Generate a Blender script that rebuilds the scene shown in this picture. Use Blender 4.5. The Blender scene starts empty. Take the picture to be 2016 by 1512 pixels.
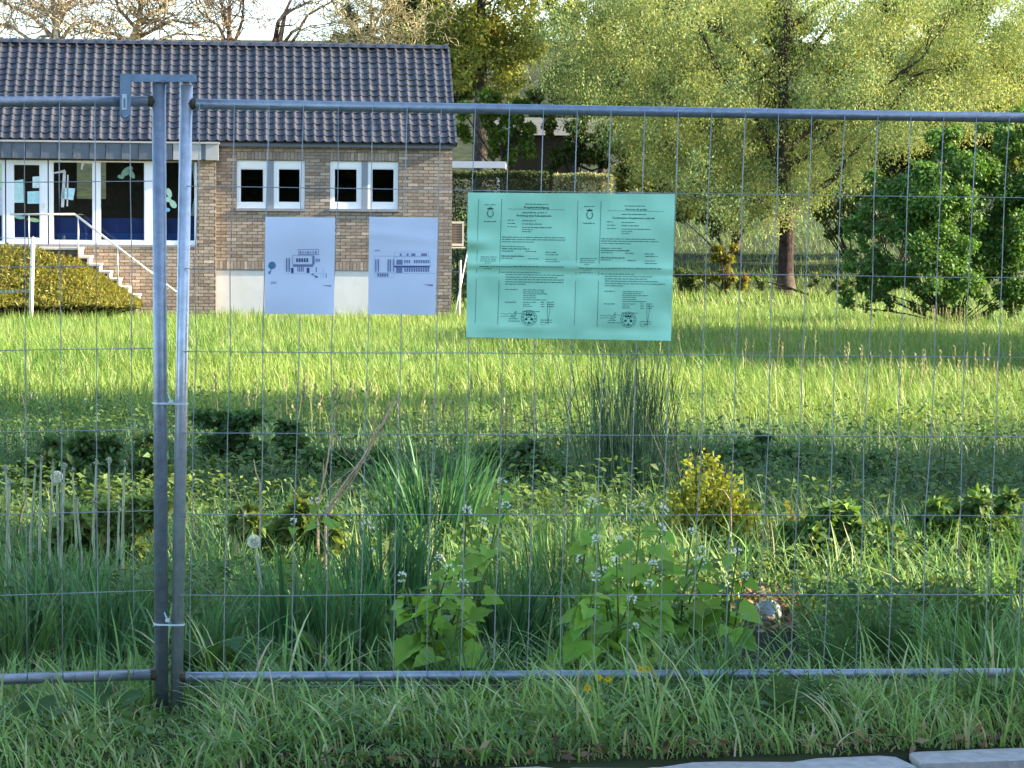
import bpy, math, random
import numpy as np
from mathutils import Vector, Matrix

random.seed(7)
rng = np.random.default_rng(7)
SC = bpy.context.scene
COL = SC.collection

# ------------------------------------------------------------------ camera
F = 5000.0                      # focal length in pixels of the 2016 x 1512 photograph
EYE = Vector((0.0, 0.0, 1.46))
PITCH = math.atan((756 - 450) / F)
ROLL = 0.008
RM = Matrix.Rotation(math.pi / 2 - PITCH, 3, 'X') @ Matrix.Rotation(ROLL, 3, 'Z')
cd = bpy.data.cameras.new('camera')
cd.sensor_width = 36.0
cd.lens = 36.0 * F / 2016.0
cd.clip_start = 0.1
cd.clip_end = 2000.0
cam = bpy.data.objects.new('camera', cd)
cam.matrix_world = Matrix.Translation(EYE) @ RM.to_4x4()
COL.objects.link(cam)
SC.camera = cam

# ------------------------------------------------------------------ sky, sun, exposure
SUN_AZ = math.radians(91)       # from straight behind the camera towards the right
SUN_EL = math.radians(23)
SDIR = Vector((math.sin(SUN_AZ) * math.cos(SUN_EL), -math.cos(SUN_AZ) * math.cos(SUN_EL), math.sin(SUN_EL)))
w = bpy.data.worlds.new('World')
SC.world = w
w.use_nodes = True
nt = w.node_tree
bgn = nt.nodes['Background']
sky = nt.nodes.new('ShaderNodeTexSky')
sky.sky_type = 'NISHITA'
sky.sun_disc = False
sky.sun_elevation = SUN_EL
sky.sun_rotation = math.pi - SUN_AZ
sky.air_density = 1.0
sky.dust_density = 0.6
sky.ozone_density = 1.6
nt.links.new(sky.outputs[0], bgn.inputs[0])
bgn.inputs[1].default_value = 0.115
sl = bpy.data.lights.new('sun', 'SUN')
sl.energy = 4.3
sl.angle = math.radians(0.55)
sl.color = (1.0, 0.86, 0.62)
so = bpy.data.objects.new('sun', sl)
so.rotation_euler = SDIR.to_track_quat('Z', 'Y').to_euler()
so.location = (20, -20, 30)
COL.objects.link(so)
SC.view_settings.view_transform = 'Standard'
SC.view_settings.look = 'None'
SC.view_settings.exposure = 2.3
SC.view_settings.gamma = 1.0
SC.view_settings.use_curve_mapping = False
SC.cycles.max_bounces = 8
SC.cycles.diffuse_bounces = 3
SC.cycles.glossy_bounces = 4
SC.cycles.transmission_bounces = 6
SC.cycles.transparent_max_bounces = 12
SC.cycles.use_denoising = True
SC.cycles.use_adaptive_sampling = True
SC.cycles.adaptive_threshold = 0.02


# ------------------------------------------------------------------ rays of the photograph
def ray(px, py):
    return (RM @ Vector(((px - 1008) / F, -(py - 756) / F, -1.0))).normalized()


def at_y(px, py, y):
    d = ray(px, py)
    return EYE + d * ((y - EYE.y) / d.y)


def on_plane(px, py, p0, n):
    d = ray(px, py)
    return EYE + d * ((p0 - EYE).dot(n) / d.dot(n))


# ------------------------------------------------------------------ terrain
def sstep(a, b, x):
    t = np.clip((x - a) / (b - a), 0, 1)
    return t * t * (3 - 2 * t)


def vnoise(x, y, s=1.0, seed=0):
    x = np.asarray(x, float) / s + seed * 3.7
    y = np.asarray(y, float) / s + seed * 1.9
    return (np.sin(x * 1.7 + 1.3 * np.sin(y * 1.1 + seed)) + np.sin(y * 2.1 + 1.7 * np.sin(x * .9 + 2 + seed))
            + .6 * np.sin(3.9 * x + 2.3 * y + seed) + .6 * np.sin(4.3 * y - 3.1 * x + 1)) / 3.2


def _kp(px, py):
    d = ray(px, py)
    return EYE + d * ((-0.03 - EYE.z) / d.z)


K0 = _kp(1250, 1501)
K1 = _kp(2016, 1474)
KU = (K1 - K0); KU.z = 0; KU.normalize()
KN = Vector((-KU.y, KU.x, 0))           # away from the camera


def kerb_d(x, y):                        # signed distance behind the rear edge of the kerb
    return (np.asarray(x) - K0.x) * KN.x + (np.asarray(y) - K0.y) * KN.y


def gz(x, y):
    x = np.asarray(x, float); y = np.asarray(y, float)
    z = -0.0143 * (np.clip(y, 7.7, 62.0) - 7.69)
    z = z + .12 * sstep(-1, 3, x) * sstep(40, 66, y)
    z = z + np.clip(y - 88, 0, 60) * .062 + np.clip(y - 148, 0, 200) * .12
    z = z + .03 * vnoise(x, y, 3.0, 1) * sstep(9, 14, y) + .07 * vnoise(x, y, 11.0, 2) * sstep(14, 30, y) * (1 - sstep(50, 58, y) * .7)
    z = z - .03 * sstep(0.25, 0.0, kerb_d(x, y))
    return z


def gpt(px, py):                         # where the sight line of a pixel meets the ground
    d = ray(px, py)
    t = 5.0
    for k in range(4000):
        p = EYE + d * t
        if p.z <= float(gz(p.x, p.y)):
            return p
        t += .03 + t * .002
    return EYE + d * t


# ------------------------------------------------------------------ materials
def nodes_of(m):
    return m.node_tree.nodes, m.node_tree.links


def mat_plain(name, col, rough=.6, metal=0.0, spec=.5, noise=0.0, nscale=20.0, bump=0.0, bscale=60.0, coat=0.0, col2=None):
    m = bpy.data.materials.new(name)
    m.use_nodes = True
    n, l = nodes_of(m)
    b = n['Principled BSDF']
    b.inputs['Roughness'].default_value = rough
    b.inputs['Metallic'].default_value = metal
    b.inputs['Specular IOR Level'].default_value = spec
    b.inputs['Coat Weight'].default_value = coat
    b.inputs['Base Color'].default_value = (*col, 1)
    if noise > 0 or col2 is not None:
        tc = n.new('ShaderNodeTexCoord')
        t = n.new('ShaderNodeTexNoise')
        t.inputs['Scale'].default_value = nscale
        t.inputs['Detail'].default_value = 6
        t.inputs['Roughness'].default_value = .65
        l.new(tc.outputs['Object'], t.inputs['Vector'])
        r = n.new('ShaderNodeValToRGB')
        r.color_ramp.elements[0].position = .3
        r.color_ramp.elements[1].position = .72
        a = tuple(c * (1 - noise) for c in col)
        z = col2 if col2 is not None else tuple(min(1, c * (1 + noise)) for c in col)
        r.color_ramp.elements[0].color = (*a, 1)
        r.color_ramp.elements[1].color = (*z, 1)
        l.new(t.outputs['Fac'], r.inputs['Fac'])
        l.new(r.outputs['Color'], b.inputs['Base Color'])
    if bump > 0:
        tc = n.new('ShaderNodeTexCoord')
        t = n.new('ShaderNodeTexNoise')
        t.inputs['Scale'].default_value = bscale
        t.inputs['Detail'].default_value = 5
        l.new(tc.outputs['Object'], t.inputs['Vector'])
        bp = n.new('ShaderNodeBump')
        bp.inputs['Strength'].default_value = bump
        bp.inputs['Distance'].default_value = .01
        l.new(t.outputs['Fac'], bp.inputs['Height'])
        l.new(bp.outputs['Normal'], b.inputs['Normal'])
    return m


def mat_attr(name, rough=.6, spec=.4, trans=0.0, noise=0.0, nscale=30.0, warm=(1.15, 1.1, .55)):
    """colour of each piece comes from its 'Col' attribute; trans = share of light let through (leaves)"""
    m = bpy.data.materials.new(name)
    m.use_nodes = True
    n, l = nodes_of(m)
    b = n['Principled BSDF']
    a = n.new('ShaderNodeAttribute')
    a.attribute_name = 'Col'
    src = a.outputs['Color']
    if noise > 0:
        tc = n.new('ShaderNodeTexCoord')
        t = n.new('ShaderNodeTexNoise')
        t.inputs['Scale'].default_value = nscale
        t.inputs['Detail'].default_value = 5
        l.new(tc.outputs['Object'], t.inputs['Vector'])
        mr = n.new('ShaderNodeMapRange')
        mr.inputs['From Min'].default_value = .3
        mr.inputs['From Max'].default_value = .7
        mr.inputs['To Min'].default_value = 1 - noise
        mr.inputs['To Max'].default_value = 1 + noise
        l.new(t.outputs['Fac'], mr.inputs['Value'])
        mx = n.new('ShaderNodeVectorMath')
        mx.operation = 'SCALE'
        l.new(src, mx.inputs[0])
        l.new(mr.outputs['Result'], mx.inputs['Scale'])
        src = mx.outputs['Vector']
    l.new(src, b.inputs['Base Color'])
    b.inputs['Roughness'].default_value = rough
    b.inputs['Specular IOR Level'].default_value = spec
    if trans > 0:
        t = n.new('ShaderNodeBsdfTranslucent')
        vm = n.new('ShaderNodeVectorMath')
        vm.operation = 'MULTIPLY'
        vm.inputs[1].default_value = warm
        l.new(src, vm.inputs[0])
        l.new(vm.outputs['Vector'], t.inputs['Color'])
        mx = n.new('ShaderNodeMixShader')
        mx.inputs[0].default_value = trans
        l.new(b.outputs[0], mx.inputs[1])
        l.new(t.outputs[0], mx.inputs[2])
        l.new(mx.outputs[0], n['Material Output'].inputs['Surface'])
    return m


def mat_glass(name):
    m = bpy.data.materials.new(name)
    m.use_nodes = True
    n, l = nodes_of(m)
    n.remove(n['Principled BSDF'])
    g = n.new('ShaderNodeBsdfGlossy')
    g.inputs['Roughness'].default_value = .01
    g.inputs['Color'].default_value = (.95, .97, 1, 1)
    t = n.new('ShaderNodeBsdfTransparent')
    t.inputs['Color'].default_value = (.72, .78, .76, 1)
    fr = n.new('ShaderNodeFresnel')
    fr.inputs['IOR'].default_value = 1.555
    mx = n.new('ShaderNodeMixShader')
    l.new(fr.outputs[0], mx.inputs[0])
    l.new(t.outputs[0], mx.inputs[1])
    l.new(g.outputs[0], mx.inputs[2])
    l.new(mx.outputs[0], n['Material Output'].inputs['Surface'])
    return m


M = {}
M['leaf'] = mat_attr('leaf', rough=.55, spec=.25, trans=.36)
M['grass'] = mat_attr('grass', rough=.5, spec=.3, trans=.34, warm=(1.1, 1.12, .7))
M['attr'] = mat_attr('painted_pieces', rough=.8, spec=.2, noise=.12, nscale=14)
M['brick'] = mat_attr('brick', rough=.9, spec=.15, noise=.22, nscale=22)
M['bark'] = mat_attr('bark', rough=.9, spec=.1, noise=.5, nscale=7)
_n, _l = nodes_of(M['bark'])
_tc = _n.new('ShaderNodeTexCoord'); _mp = _n.new('ShaderNodeMapping'); _mp.inputs['Scale'].default_value = (26, 26, 5)
_t = _n.new('ShaderNodeTexNoise'); _t.inputs['Scale'].default_value = 1.0; _t.inputs['Detail'].default_value = 6
_b = _n.new('ShaderNodeBump'); _b.inputs['Strength'].default_value = .9; _b.inputs['Distance'].default_value = .04
_l.new(_tc.outputs['Object'], _mp.inputs['Vector']); _l.new(_mp.outputs[0], _t.inputs['Vector']); _l.new(_t.outputs['Fac'], _b.inputs['Height'])
_l.new(_b.outputs['Normal'], _n['Principled BSDF'].inputs['Normal'])
M['print'] = mat_attr('print', rough=.8, spec=.1)
M['steel'] = mat_plain('galvanised_steel', (.27, .31, .36), .42, .55, .5, .22, 35, .12, 120)
M['steel_b'] = mat_plain('bright_galvanised_steel', (.52, .55, .58), .36, .6, .5, .2, 28, .1, 120)
M['wire'] = mat_plain('galvanised_wire', (.30, .33, .34), .5, .4, .5)
M['tie'] = mat_plain('nylon', (.62, .70, .70), .45, 0, .5)
M['paper_w'] = mat_plain('white_paper', (.74, .80, .90), .65, 0, .35, .02, 9)  # bluish tint stands in for skylight on white sheets
M['paper_g'] = mat_plain('green_paper', (.42, .86, .57), .45, 0, .45, .04, 9)
M['mortar'] = mat_plain('mortar', (.12, .10, .085), .95, 0, .1, .25, 8)
M['tile'] = mat_attr('roof_tile', rough=.36, spec=.8, noise=.2, nscale=5)
M['tile'].node_tree.nodes['Principled BSDF'].inputs['IOR'].default_value = 1.7
M['under'] = mat_plain('roof_underlay', (.03, .03, .035), .9)
M['zinc'] = mat_plain('zinc_cladding', (.10, .12, .15), .55, 0, .4, .1, 6)
M['zinc_l'] = mat_plain('pale_zinc', (.36, .36, .36), .55, 0, .4, .08, 6)  # on the fascia end this paler tone stands in for sunlight
M['frame'] = mat_plain('white_window_frame', (.76, .79, .83), .4, 0, .5)
M['mullion'] = mat_plain('grey_mullion', (.20, .23, .28), .6)
M['sill'] = mat_plain('stone_sill', (.22, .23, .25), .7, 0, .3, .15, 12)
M['render'] = mat_plain('white_render', (.60, .60, .59), .9, 0, .2, .06, 2.2)
M['room'] = mat_plain('room_plaster', (.16, .15, .14), .9)
M['blue'] = mat_plain('blue_paint', (.02, .055, .34), .5)
M['blue2'] = mat_plain('bright_blue_paint', (.03, .13, .55), .5)
M['glass'] = mat_glass('window_glass')
M['concrete'] = mat_plain('concrete', (.42, .41, .39), .9, 0, .2, .2, 9, .25, 40)
M['concrete_w'] = mat_plain('pale_concrete', (.62, .55, .46), .9, 0, .2, .15, 8)
M['kerb'] = mat_plain('kerb_concrete', (.44, .41, .37), .9, 0, .25, .22, 26, .5, 160)
M['asphalt'] = mat_plain('asphalt', (.05, .05, .052), .9, 0, .3, .3, 60, .4, 120)
M['rail'] = mat_plain('handrail_steel', (.62, .60, .56), .4, .4)
M['white_post'] = mat_plain('white_painted_post', (.78, .72, .66), .7, 0, .3, .1, 9)
M['ac'] = mat_plain('cream_plastic', (.66, .60, .50), .6)
M['grille'] = mat_plain('brown_grille', (.16, .11, .08), .7)
M['beam'] = mat_plain('white_beam', (.78, .70, .66), .7)
M['wood'] = mat_plain('dark_boards', (.06, .05, .04), .9, 0, .2, .3, 6)
M['slate'] = mat_plain('grey_roofing', (.13, .135, .14), .8, 0, .3, .2, 3)
M['stone'] = mat_plain('pale_stone', (.36, .38, .41), .8, 0, .3, .25, 14, .5, 30)
M['cone'] = mat_attr('traffic_cone', rough=.6)


def mat_ground():
    m = bpy.data.materials.new('ground')
    m.use_nodes = True
    n, l = nodes_of(m)
    b = n['Principled BSDF']
    b.inputs['Roughness'].default_value = .95
    b.inputs['Specular IOR Level'].default_value = .1
    tc = n.new('ShaderNodeTexCoord')
    t = n.new('ShaderNodeTexNoise')
    t.inputs['Scale'].default_value = 1.4
    t.inputs['Detail'].default_value = 8
    l.new(tc.outputs['Object'], t.inputs['Vector'])
    r = n.new('ShaderNodeValToRGB')
    e = r.color_ramp.elements
    e[0].position = .32; e[0].color = (.018, .022, .010, 1)
    e[1].position = .68; e[1].color = (.050, .068, .020, 1)
    k = r.color_ramp.elements.new(.5); k.color = (.030, .034, .015, 1)
    l.new(t.outputs['Fac'], r.inputs['Fac'])
    l.new(r.outputs['Color'], b.inputs['Base Color'])
    return m


M['ground'] = mat_ground()


# ------------------------------------------------------------------ objects
def tag(o, label=None, cat=None, group=None, kind=None):
    if label: o['label'] = label
    if cat: o['category'] = cat
    if group: o['group'] = group
    if kind: o['kind'] = kind
    return o


def empty(name, loc, label, cat, group=None, rz=0.0):
    o = bpy.data.objects.new(name, None)
    o.empty_display_size = .1
    o.location = loc
    o.rotation_euler = (0, 0, rz)
    COL.objects.link(o)
    return tag(o, label, cat, group)


def link(name, me, parent=None, loc=None):
    o = bpy.data.objects.new(name, me)
    if parent is not None: o.parent = parent
    if loc is not None: o.location = loc
    COL.objects.link(o)
    return o


def tri_mesh(name, V, T, mat, col=None, smooth=False):
    V = np.ascontiguousarray(V, np.float32).reshape(-1, 3)
    T = np.ascontiguousarray(T, np.int32).reshape(-1, 3)
    me = bpy.data.meshes.new(name)
    me.vertices.add(len(V))
    me.vertices.foreach_set('co', V.ravel())
    me.loops.add(len(T) * 3)
    me.loops.foreach_set('vertex_index', T.ravel())
    me.polygons.add(len(T))
    me.polygons.foreach_set('loop_start', np.arange(len(T), dtype=np.int32) * 3)
    me.polygons.foreach_set('loop_total', np.full(len(T), 3, np.int32))
    if smooth:
        me.polygons.foreach_set('use_smooth', np.ones(len(T), bool))
    if col is not None:
        c = np.ones((len(V), 4), np.float32)
        c[:, :3] = np.asarray(col, np.float32).reshape(-1, 3)
        at = me.color_attributes.new('Col', 'FLOAT_COLOR', 'POINT')
        at.data.foreach_set('color', c.ravel())
    me.update(calc_edges=True)
    me.materials.append(mat)
    return me


class MB:
    """collects quads and tubes, builds one mesh"""
    def __init__(self):
        self.v = []; self.f = []; self.c = []

    def add(self, vs, fs, col=(1, 1, 1)):
        o = len(self.v)
        self.v += [tuple(p) for p in vs]
        self.f += [tuple(i + o for i in q) for q in fs]
        self.c += [col] * len(vs)
        return self

    def box(self, x0, x1, y0, y1, z0, z1, col=(1, 1, 1)):
        vs = [(x0, y0, z0), (x1, y0, z0), (x1, y1, z0), (x0, y1, z0), (x0, y0, z1), (x1, y0, z1), (x1, y1, z1), (x0, y1, z1)]
        fs = [(0, 3, 2, 1), (4, 5, 6, 7), (0, 1, 5, 4), (1, 2, 6, 5), (2, 3, 7, 6), (3, 0, 4, 7)]
        return self.add(vs, fs, col)

    def tube(self, pts, rad, n=10, col=(1, 1, 1), cap=True):
        pts = [Vector(p) for p in pts]
        if not hasattr(rad, '__len__'): rad = [rad] * len(pts)
        rings = []
        for i, p in enumerate(pts):
            d = (pts[min(i + 1, len(pts) - 1)] - pts[max(i - 1, 0)]).normalized()
            a = d.cross(Vector((0, 0, 1)))
            if a.length < 1e-3: a = d.cross(Vector((1, 0, 0)))
            a.normalize(); b = d.cross(a)
            rings.append([p + (a * math.cos(2 * math.pi * k / n) + b * math.sin(2 * math.pi * k / n)) * rad[i] for k in range(n)])
        vs = [q for r in rings for q in r]
        fs = []
        for i in range(len(pts) - 1):
            for k in range(n):
                fs.append((i * n + k, i * n + (k + 1) % n, (i + 1) * n + (k + 1) % n, (i + 1) * n + k))
        if cap:
            fs.append(tuple(range(n - 1, -1, -1)))
            fs.append(tuple((len(pts) - 1) * n + k for k in range(n)))
        return self.add(vs, fs, col)

    def mesh(self, name, mat, smooth=False, color=False):
        me = bpy.data.meshes.new(name)
        me.from_pydata(self.v, [], self.f)
        if color:
            at = me.color_attributes.new('Col', 'FLOAT_COLOR', 'POINT')
            at.data.foreach_set('color', np.array([(*c, 1) for c in self.c], np.float32).ravel())
        if smooth:
            me.polygons.foreach_set('use_smooth', np.ones(len(me.polygons), bool))
        me.update()
        me.materials.append(mat)
        return me

    def build(self, name, mat, parent=None, smooth=False, color=False, loc=None):
        return link(name, self.mesh(name, mat, smooth, color), parent, loc)


def norm(a):
    return a / np.maximum(np.linalg.norm(a, axis=-1, keepdims=True), 1e-9)


def jit(col, n, s=.18, hue=.06, r=None):
    r = r or rng
    c = np.array(col)[None, :] * (1 + s * r.standard_normal((n, 1))).clip(.35, 1.9)
    c = c * (1 + hue * r.standard_normal((n, 3)))
    return c.clip(.004, .95)


def blades(base, h, wd, lean, az, segs, col, r=None):
    """ribbons that taper and bend over; base (N,3)"""
    r = r or rng
    N = len(base)
    t = np.linspace(0, 1, segs + 1)
    dx = np.cos(az); dy = np.sin(az)
    face = az + np.pi / 2 + r.normal(0, .5, N)
    sx = np.cos(face); sy = np.sin(face)
    V = np.zeros((N, 2 * segs + 1, 3), np.float32)
    for i in range(segs + 1):
        k = t[i]
        off = lean * h * k ** 1.8
        zz = h * (k - .35 * np.minimum(lean, 1.4) * k ** 2.6)
        cx = base[:, 0] + dx * off; cy = base[:, 1] + dy * off; cz = base[:, 2] + zz
        if i == segs:
            V[:, 2 * segs] = np.stack([cx, cy, cz], 1)
        else:
            ww = wd * (.75 + .6 * k - 1.1 * k * k) * .5
            V[:, 2 * i] = np.stack([cx - sx * ww, cy - sy * ww, cz], 1)
            V[:, 2 * i + 1] = np.stack([cx + sx * ww, cy + sy * ww, cz], 1)
    tr = []
    for i in range(segs - 1):
        a = 2 * i
        tr += [(a, a + 1, a + 3), (a, a + 3, a + 2)]
    a = 2 * (segs - 1)
    tr.append((a, a + 1, a + 2))
    tr = np.array(tr, np.int32)
    T = (np.arange(N, dtype=np.int32)[:, None, None] * (2 * segs + 1) + tr[None])
    C = np.repeat(col[:, None, :], 2 * segs + 1, 1)
    return V.reshape(-1, 3), T.reshape(-1, 3), C.reshape(-1, 3)


DIAMOND = (np.array([(0, 0, 0), (.45, .5, .06), (1, 0, -.04), (.45, -.5, .06)]), np.array([(0, 2, 1), (0, 3, 2)]))
LEAF6 = (np.array([(0, 0, 0), (.25, .42, .07), (.6, .4, .05), (1, 0, -.1), (.6, -.4, .05), (.25, -.42, .07), (.45, 0, -.02)]),
         np.array([(0, 6, 1), (1, 6, 2), (2, 6, 3), (3, 6, 4), (4, 6, 5), (5, 6, 0)]))
LEAF4 = (np.array([(0, 0, 0), (.4, .46, .1), (1, 0, -.12), (.4, -.46, .1), (.4, 0, 0)]), np.array([(0, 4, 1), (1, 4, 2), (2, 4, 3), (3, 4, 0)]))
HEART = (np.array([(.0, 0, 0), (-.12, .3, .05), (.02, .5, .08), (.2, .42, .06), (.3, .46, .07), (.45, .3, .05), (.58, .3, .03), (.75, .14, 0), (1, 0, -.1),
                   (.75, -.14, 0), (.58, -.3, .03), (.45, -.3, .05), (.3, -.46, .07), (.2, -.42, .06), (.02, -.5, .08), (-.12, -.3, .05)]),
         np.array([(0, i, i + 1) for i in range(1, 15)]))
HEART[1][:, [1, 2]] = HEART[1][:, [2, 1]]
HEART[0][:, 2] = .30 * np.abs(HEART[0][:, 1]) - .16 * np.clip(HEART[0][:, 0], 0, 1) ** 2


def inst(tmpl, pos, ax, nm, ln, wd, col):
    T, TF = tmpl
    ax = norm(ax)
    side = norm(np.cross(nm, ax))
    n2 = np.cross(ax, side)
    V = (pos[:, None, :] + T[None, :, 0, None] * (ax * ln[:, None])[:, None, :]
         + T[None, :, 1, None] * (side * wd[:, None])[:, None, :]
         + T[None, :, 2, None] * (n2 * ln[:, None])[:, None, :])
    TT = np.arange(len(pos), dtype=np.int64)[:, None, None] * len(T) + TF[None]
    C = np.repeat(col[:, None, :], len(T), 1)
    return V.reshape(-1, 3), TT.reshape(-1, 3), C.reshape(-1, 3)


def join(parts):
    V = []; T = []; C = []; o = 0
    for v, t, c in parts:
        V.append(v); T.append(t + o); C.append(c); o += len(v)
    return np.concatenate(V), np.concatenate(T), np.concatenate(C)


def sticks(P0, P1, R0, R1, n=4, col=None):
    """many tapered prisms at once"""
    P0 = np.asarray(P0, float); P1 = np.asarray(P1, float)
    R0 = np.asarray(R0, float); R1 = np.asarray(R1, float)
    d = norm(P1 - P0)
    ref = np.where(np.abs(d[:, 2:3]) > .9, np.array([[1., 0, 0]]), np.array([[0, 0, 1.]]))
    a = norm(np.cross(d, ref)); b = np.cross(d, a)
    V = np.zeros((len(P0), 2 * n, 3))
    for k in range(n):
        c, s = math.cos(2 * math.pi * k / n), math.sin(2 * math.pi * k / n)
        V[:, k] = P0 + (a * c + b * s) * R0[:, None]
        V[:, n + k] = P1 + (a * c + b * s) * R1[:, None]
    tr = []
    for k in range(n):
        j = (k + 1) % n
        tr += [(k, j, n + j), (k, n + j, n + k)]
    T = np.arange(len(P0))[:, None, None] * 2 * n + np.array(tr)[None]
    if col is None: col = np.ones((len(P0), 3))
    C = np.repeat(col[:, None, :], 2 * n, 1)
    return V.reshape(-1, 3), T.reshape(-1, 3), C.reshape(-1, 3)


# ================================================================== GROUND, KERB, ROAD
xs = np.unique(np.concatenate([np.linspace(-160, -24, 18), np.linspace(-24, 24, 65), np.linspace(-4, 4, 61), np.linspace(24, 160, 18)]))
ys = np.unique(np.concatenate([np.linspace(-60, 4, 10), np.linspace(4, 9, 51), np.linspace(9, 30, 50), np.linspace(30, 90, 61), np.linspace(90, 400, 32)]))
XX, YY = np.meshgrid(xs, ys)
kd = kerb_d(XX, YY)
ZZ = np.where(kd < -.14, -.3, gz(XX, YY) - .03 * (kd < -.05))
gv = np.stack([XX, YY, ZZ], -1).reshape(-1, 3)
nx = len(xs)
ii = (np.arange(len(ys) - 1)[:, None] * nx + np.arange(nx - 1)[None]).ravel()
gt = np.concatenate([np.stack([ii, ii + 1, ii + nx + 1], 1), np.stack([ii, ii + nx + 1, ii + nx], 1)])
g = link('ground', tri_mesh('ground', gv, gt, M['ground'], smooth=True))
tag(g, 'grassy meadow ground sloping gently away from the roadside', 'ground', kind='structure')

kang = math.atan2(KU.y, KU.x)
kerb = bpy.data.objects.new('kerb', None)
kerb.location = (K0.x, K0.y, 0); kerb.rotation_euler = (0, 0, kang)
COL.objects.link(kerb)
tag(kerb, 'pale concrete kerb along the grass verge', 'kerb', kind='structure')
jx = _kp(1782, 1490)
js = (jx - K0).dot(KU)


def kerb_mesh():
    mb = MB()
    L = .985
    # a worn stone: chipped corners at both ends, uneven rear edge
    prof = [(0, .0), (.0, -.16)]
    top = [(.035, -.002), (.3, .006), (.62, -.004), (L - .05, .004), (L - .012, -.02)]
    bot = [(L, -.155), (L - .02, -.16), (.02, -.16), (0, -.15), (.012, -.03)]
    ring = top + bot
    n = len(ring)
    vs = [(x, y, -.03) for x, y in ring] + [(x, y, -.3) for x, y in ring]
    fs = [tuple(range(n - 1, -1, -1)), ] + [(i, (i + 1) % n, n + (i + 1) % n, n + i) for i in range(n)]
    mb.add(vs, fs)
    return mb.mesh('kerb_stone', M['kerb'])


km = kerb_mesh()
for k in range(-6, 7):
    o = link('kerb_stone', km, kerb)
    o.location = (js + .008 + k * 1.0, random.uniform(-.006, .006), random.uniform(-.006, .004))
mb = MB()
mb.add([(-60, -.165, -.15), (60, -.165, -.15), (60, -9.5, -.12), (-60, -9.5, -.12)], [(0, 3, 2, 1)])
road = mb.build('road', M['asphalt'])
road.location = (K0.x, K0.y, 0); road.rotation_euler = (0, 0, kang)
tag(road, 'dark asphalt road in front of the kerb', 'road', kind='structure')
p = gpt(20, 792)
mb = MB()
mb.add([(-1.8, -.55, .02), (.33, -.62, .02), (.42, .35, .02), (-1.8, .5, .02), (-1.8, -.55, -.1), (.33, -.62, -.1), (.42, .35, -.1), (-1.8, .5, -.1)],
       [(0, 1, 2, 3), (0, 4, 5, 1), (1, 5, 6, 2), (2, 6, 7, 3)])
pa = mb.build('path', M['concrete'], None, loc=(p.x, p.y, float(gz(p.x, p.y)) + .05))
tag(pa, 'weathered grey slab of an old path in the meadow', 'path', kind='structure')
PATHP = p

# ================================================================== BUILDING
BYAW = math.radians(6.0)
BU = Vector((math.cos(BYAW), math.sin(BYAW), 0))
BV = Vector((-math.sin(BYAW), math.cos(BYAW), 0))       # inward
BC = at_y(889, 630, 62.5)
bld = empty('brick_building', BC, 'single-storey tan brick building with dark tiled roof and white windows', 'building', rz=BYAW)


def fac(px, py, d=0.0):
    p = on_plane(px, py, BC + BV * d, BV)
    q = p - BC
    return q.dot(BU), q.z


def fx(px, py=400, d=0.0): return fac(px, py, d)[0]
def fzz(px, py, d=0.0): return fac(px, py, d)[1]


EZ = fzz(650, 279)                     # eave height
SL = fx(-140, 400)                     # left end of what is built
RUN = 2.4
DEPTH = RUN * 2
XW = fx(425)                           # where the projecting wing ends
WD = -.38                              # wing front plane
TOPW = EZ - .02
# openings of the main wall
win_px = [(466, 600, 315, 411), (650, 784, 317, 412)]
ops = []
for a, b, c, d in win_px:
    x0, z1 = fac(a, c); x1, z0 = fac(b, d)
    ops.append((x0, x1, z0, z1))
PX0, PX1 = XW, fx(840)
PZ1 = fzz(640, 533); PZ0 = -.6
ops_main = ops + [(PX0 - .01, PX1, PZ0, PZ1)]
w0, wz1 = fac(-140, 313, WD); w1, wz0 = fac(388, 483, WD)
wing_ops = [(w0 - 1, w1, wz0, wz1)]
XWR = fx(425, 400, WD)


def wall_boxes(mb, x0, x1, z0, z1, y0, y1, ops):
    cuts = sorted({x0, x1} | {max(x0, min(x1, v)) for o in ops for v in o[:2]})
    for a, b in zip(cuts[:-1], cuts[1:]):
        if b - a < 1e-4: continue
        m = (a + b) / 2
        zs = sorted([(max(z0, o[2]), min(z1, o[3])) for o in ops if o[0] < m < o[1]])
        z = z0
        for c, d in zs:
            if c > z + 1e-4: mb.box(a, b, y0, y1, z, c)
            z = max(z, d)
        if z < z1 - 1e-4: mb.box(a, b, y0, y1, z, z1)


mb = MB()
wall_boxes(mb, XW - .02, -.01, -1.2, TOPW, .012, .25, ops + [(PX0 - .03, PX1, -1.3, PZ1)])
wall_boxes(mb, SL - 1, XWR - .012, -1.2, fzz(200, 300, WD), WD + .012, WD + .25, wing_ops)
mb.box(XWR - .26, XWR - .012, WD + .26, .3, -1.2, TOPW)                        # return of the wing
mb.box(-.25, -.012, .26, DEPTH, -1.2, TOPW)                                   # right gable wall
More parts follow.
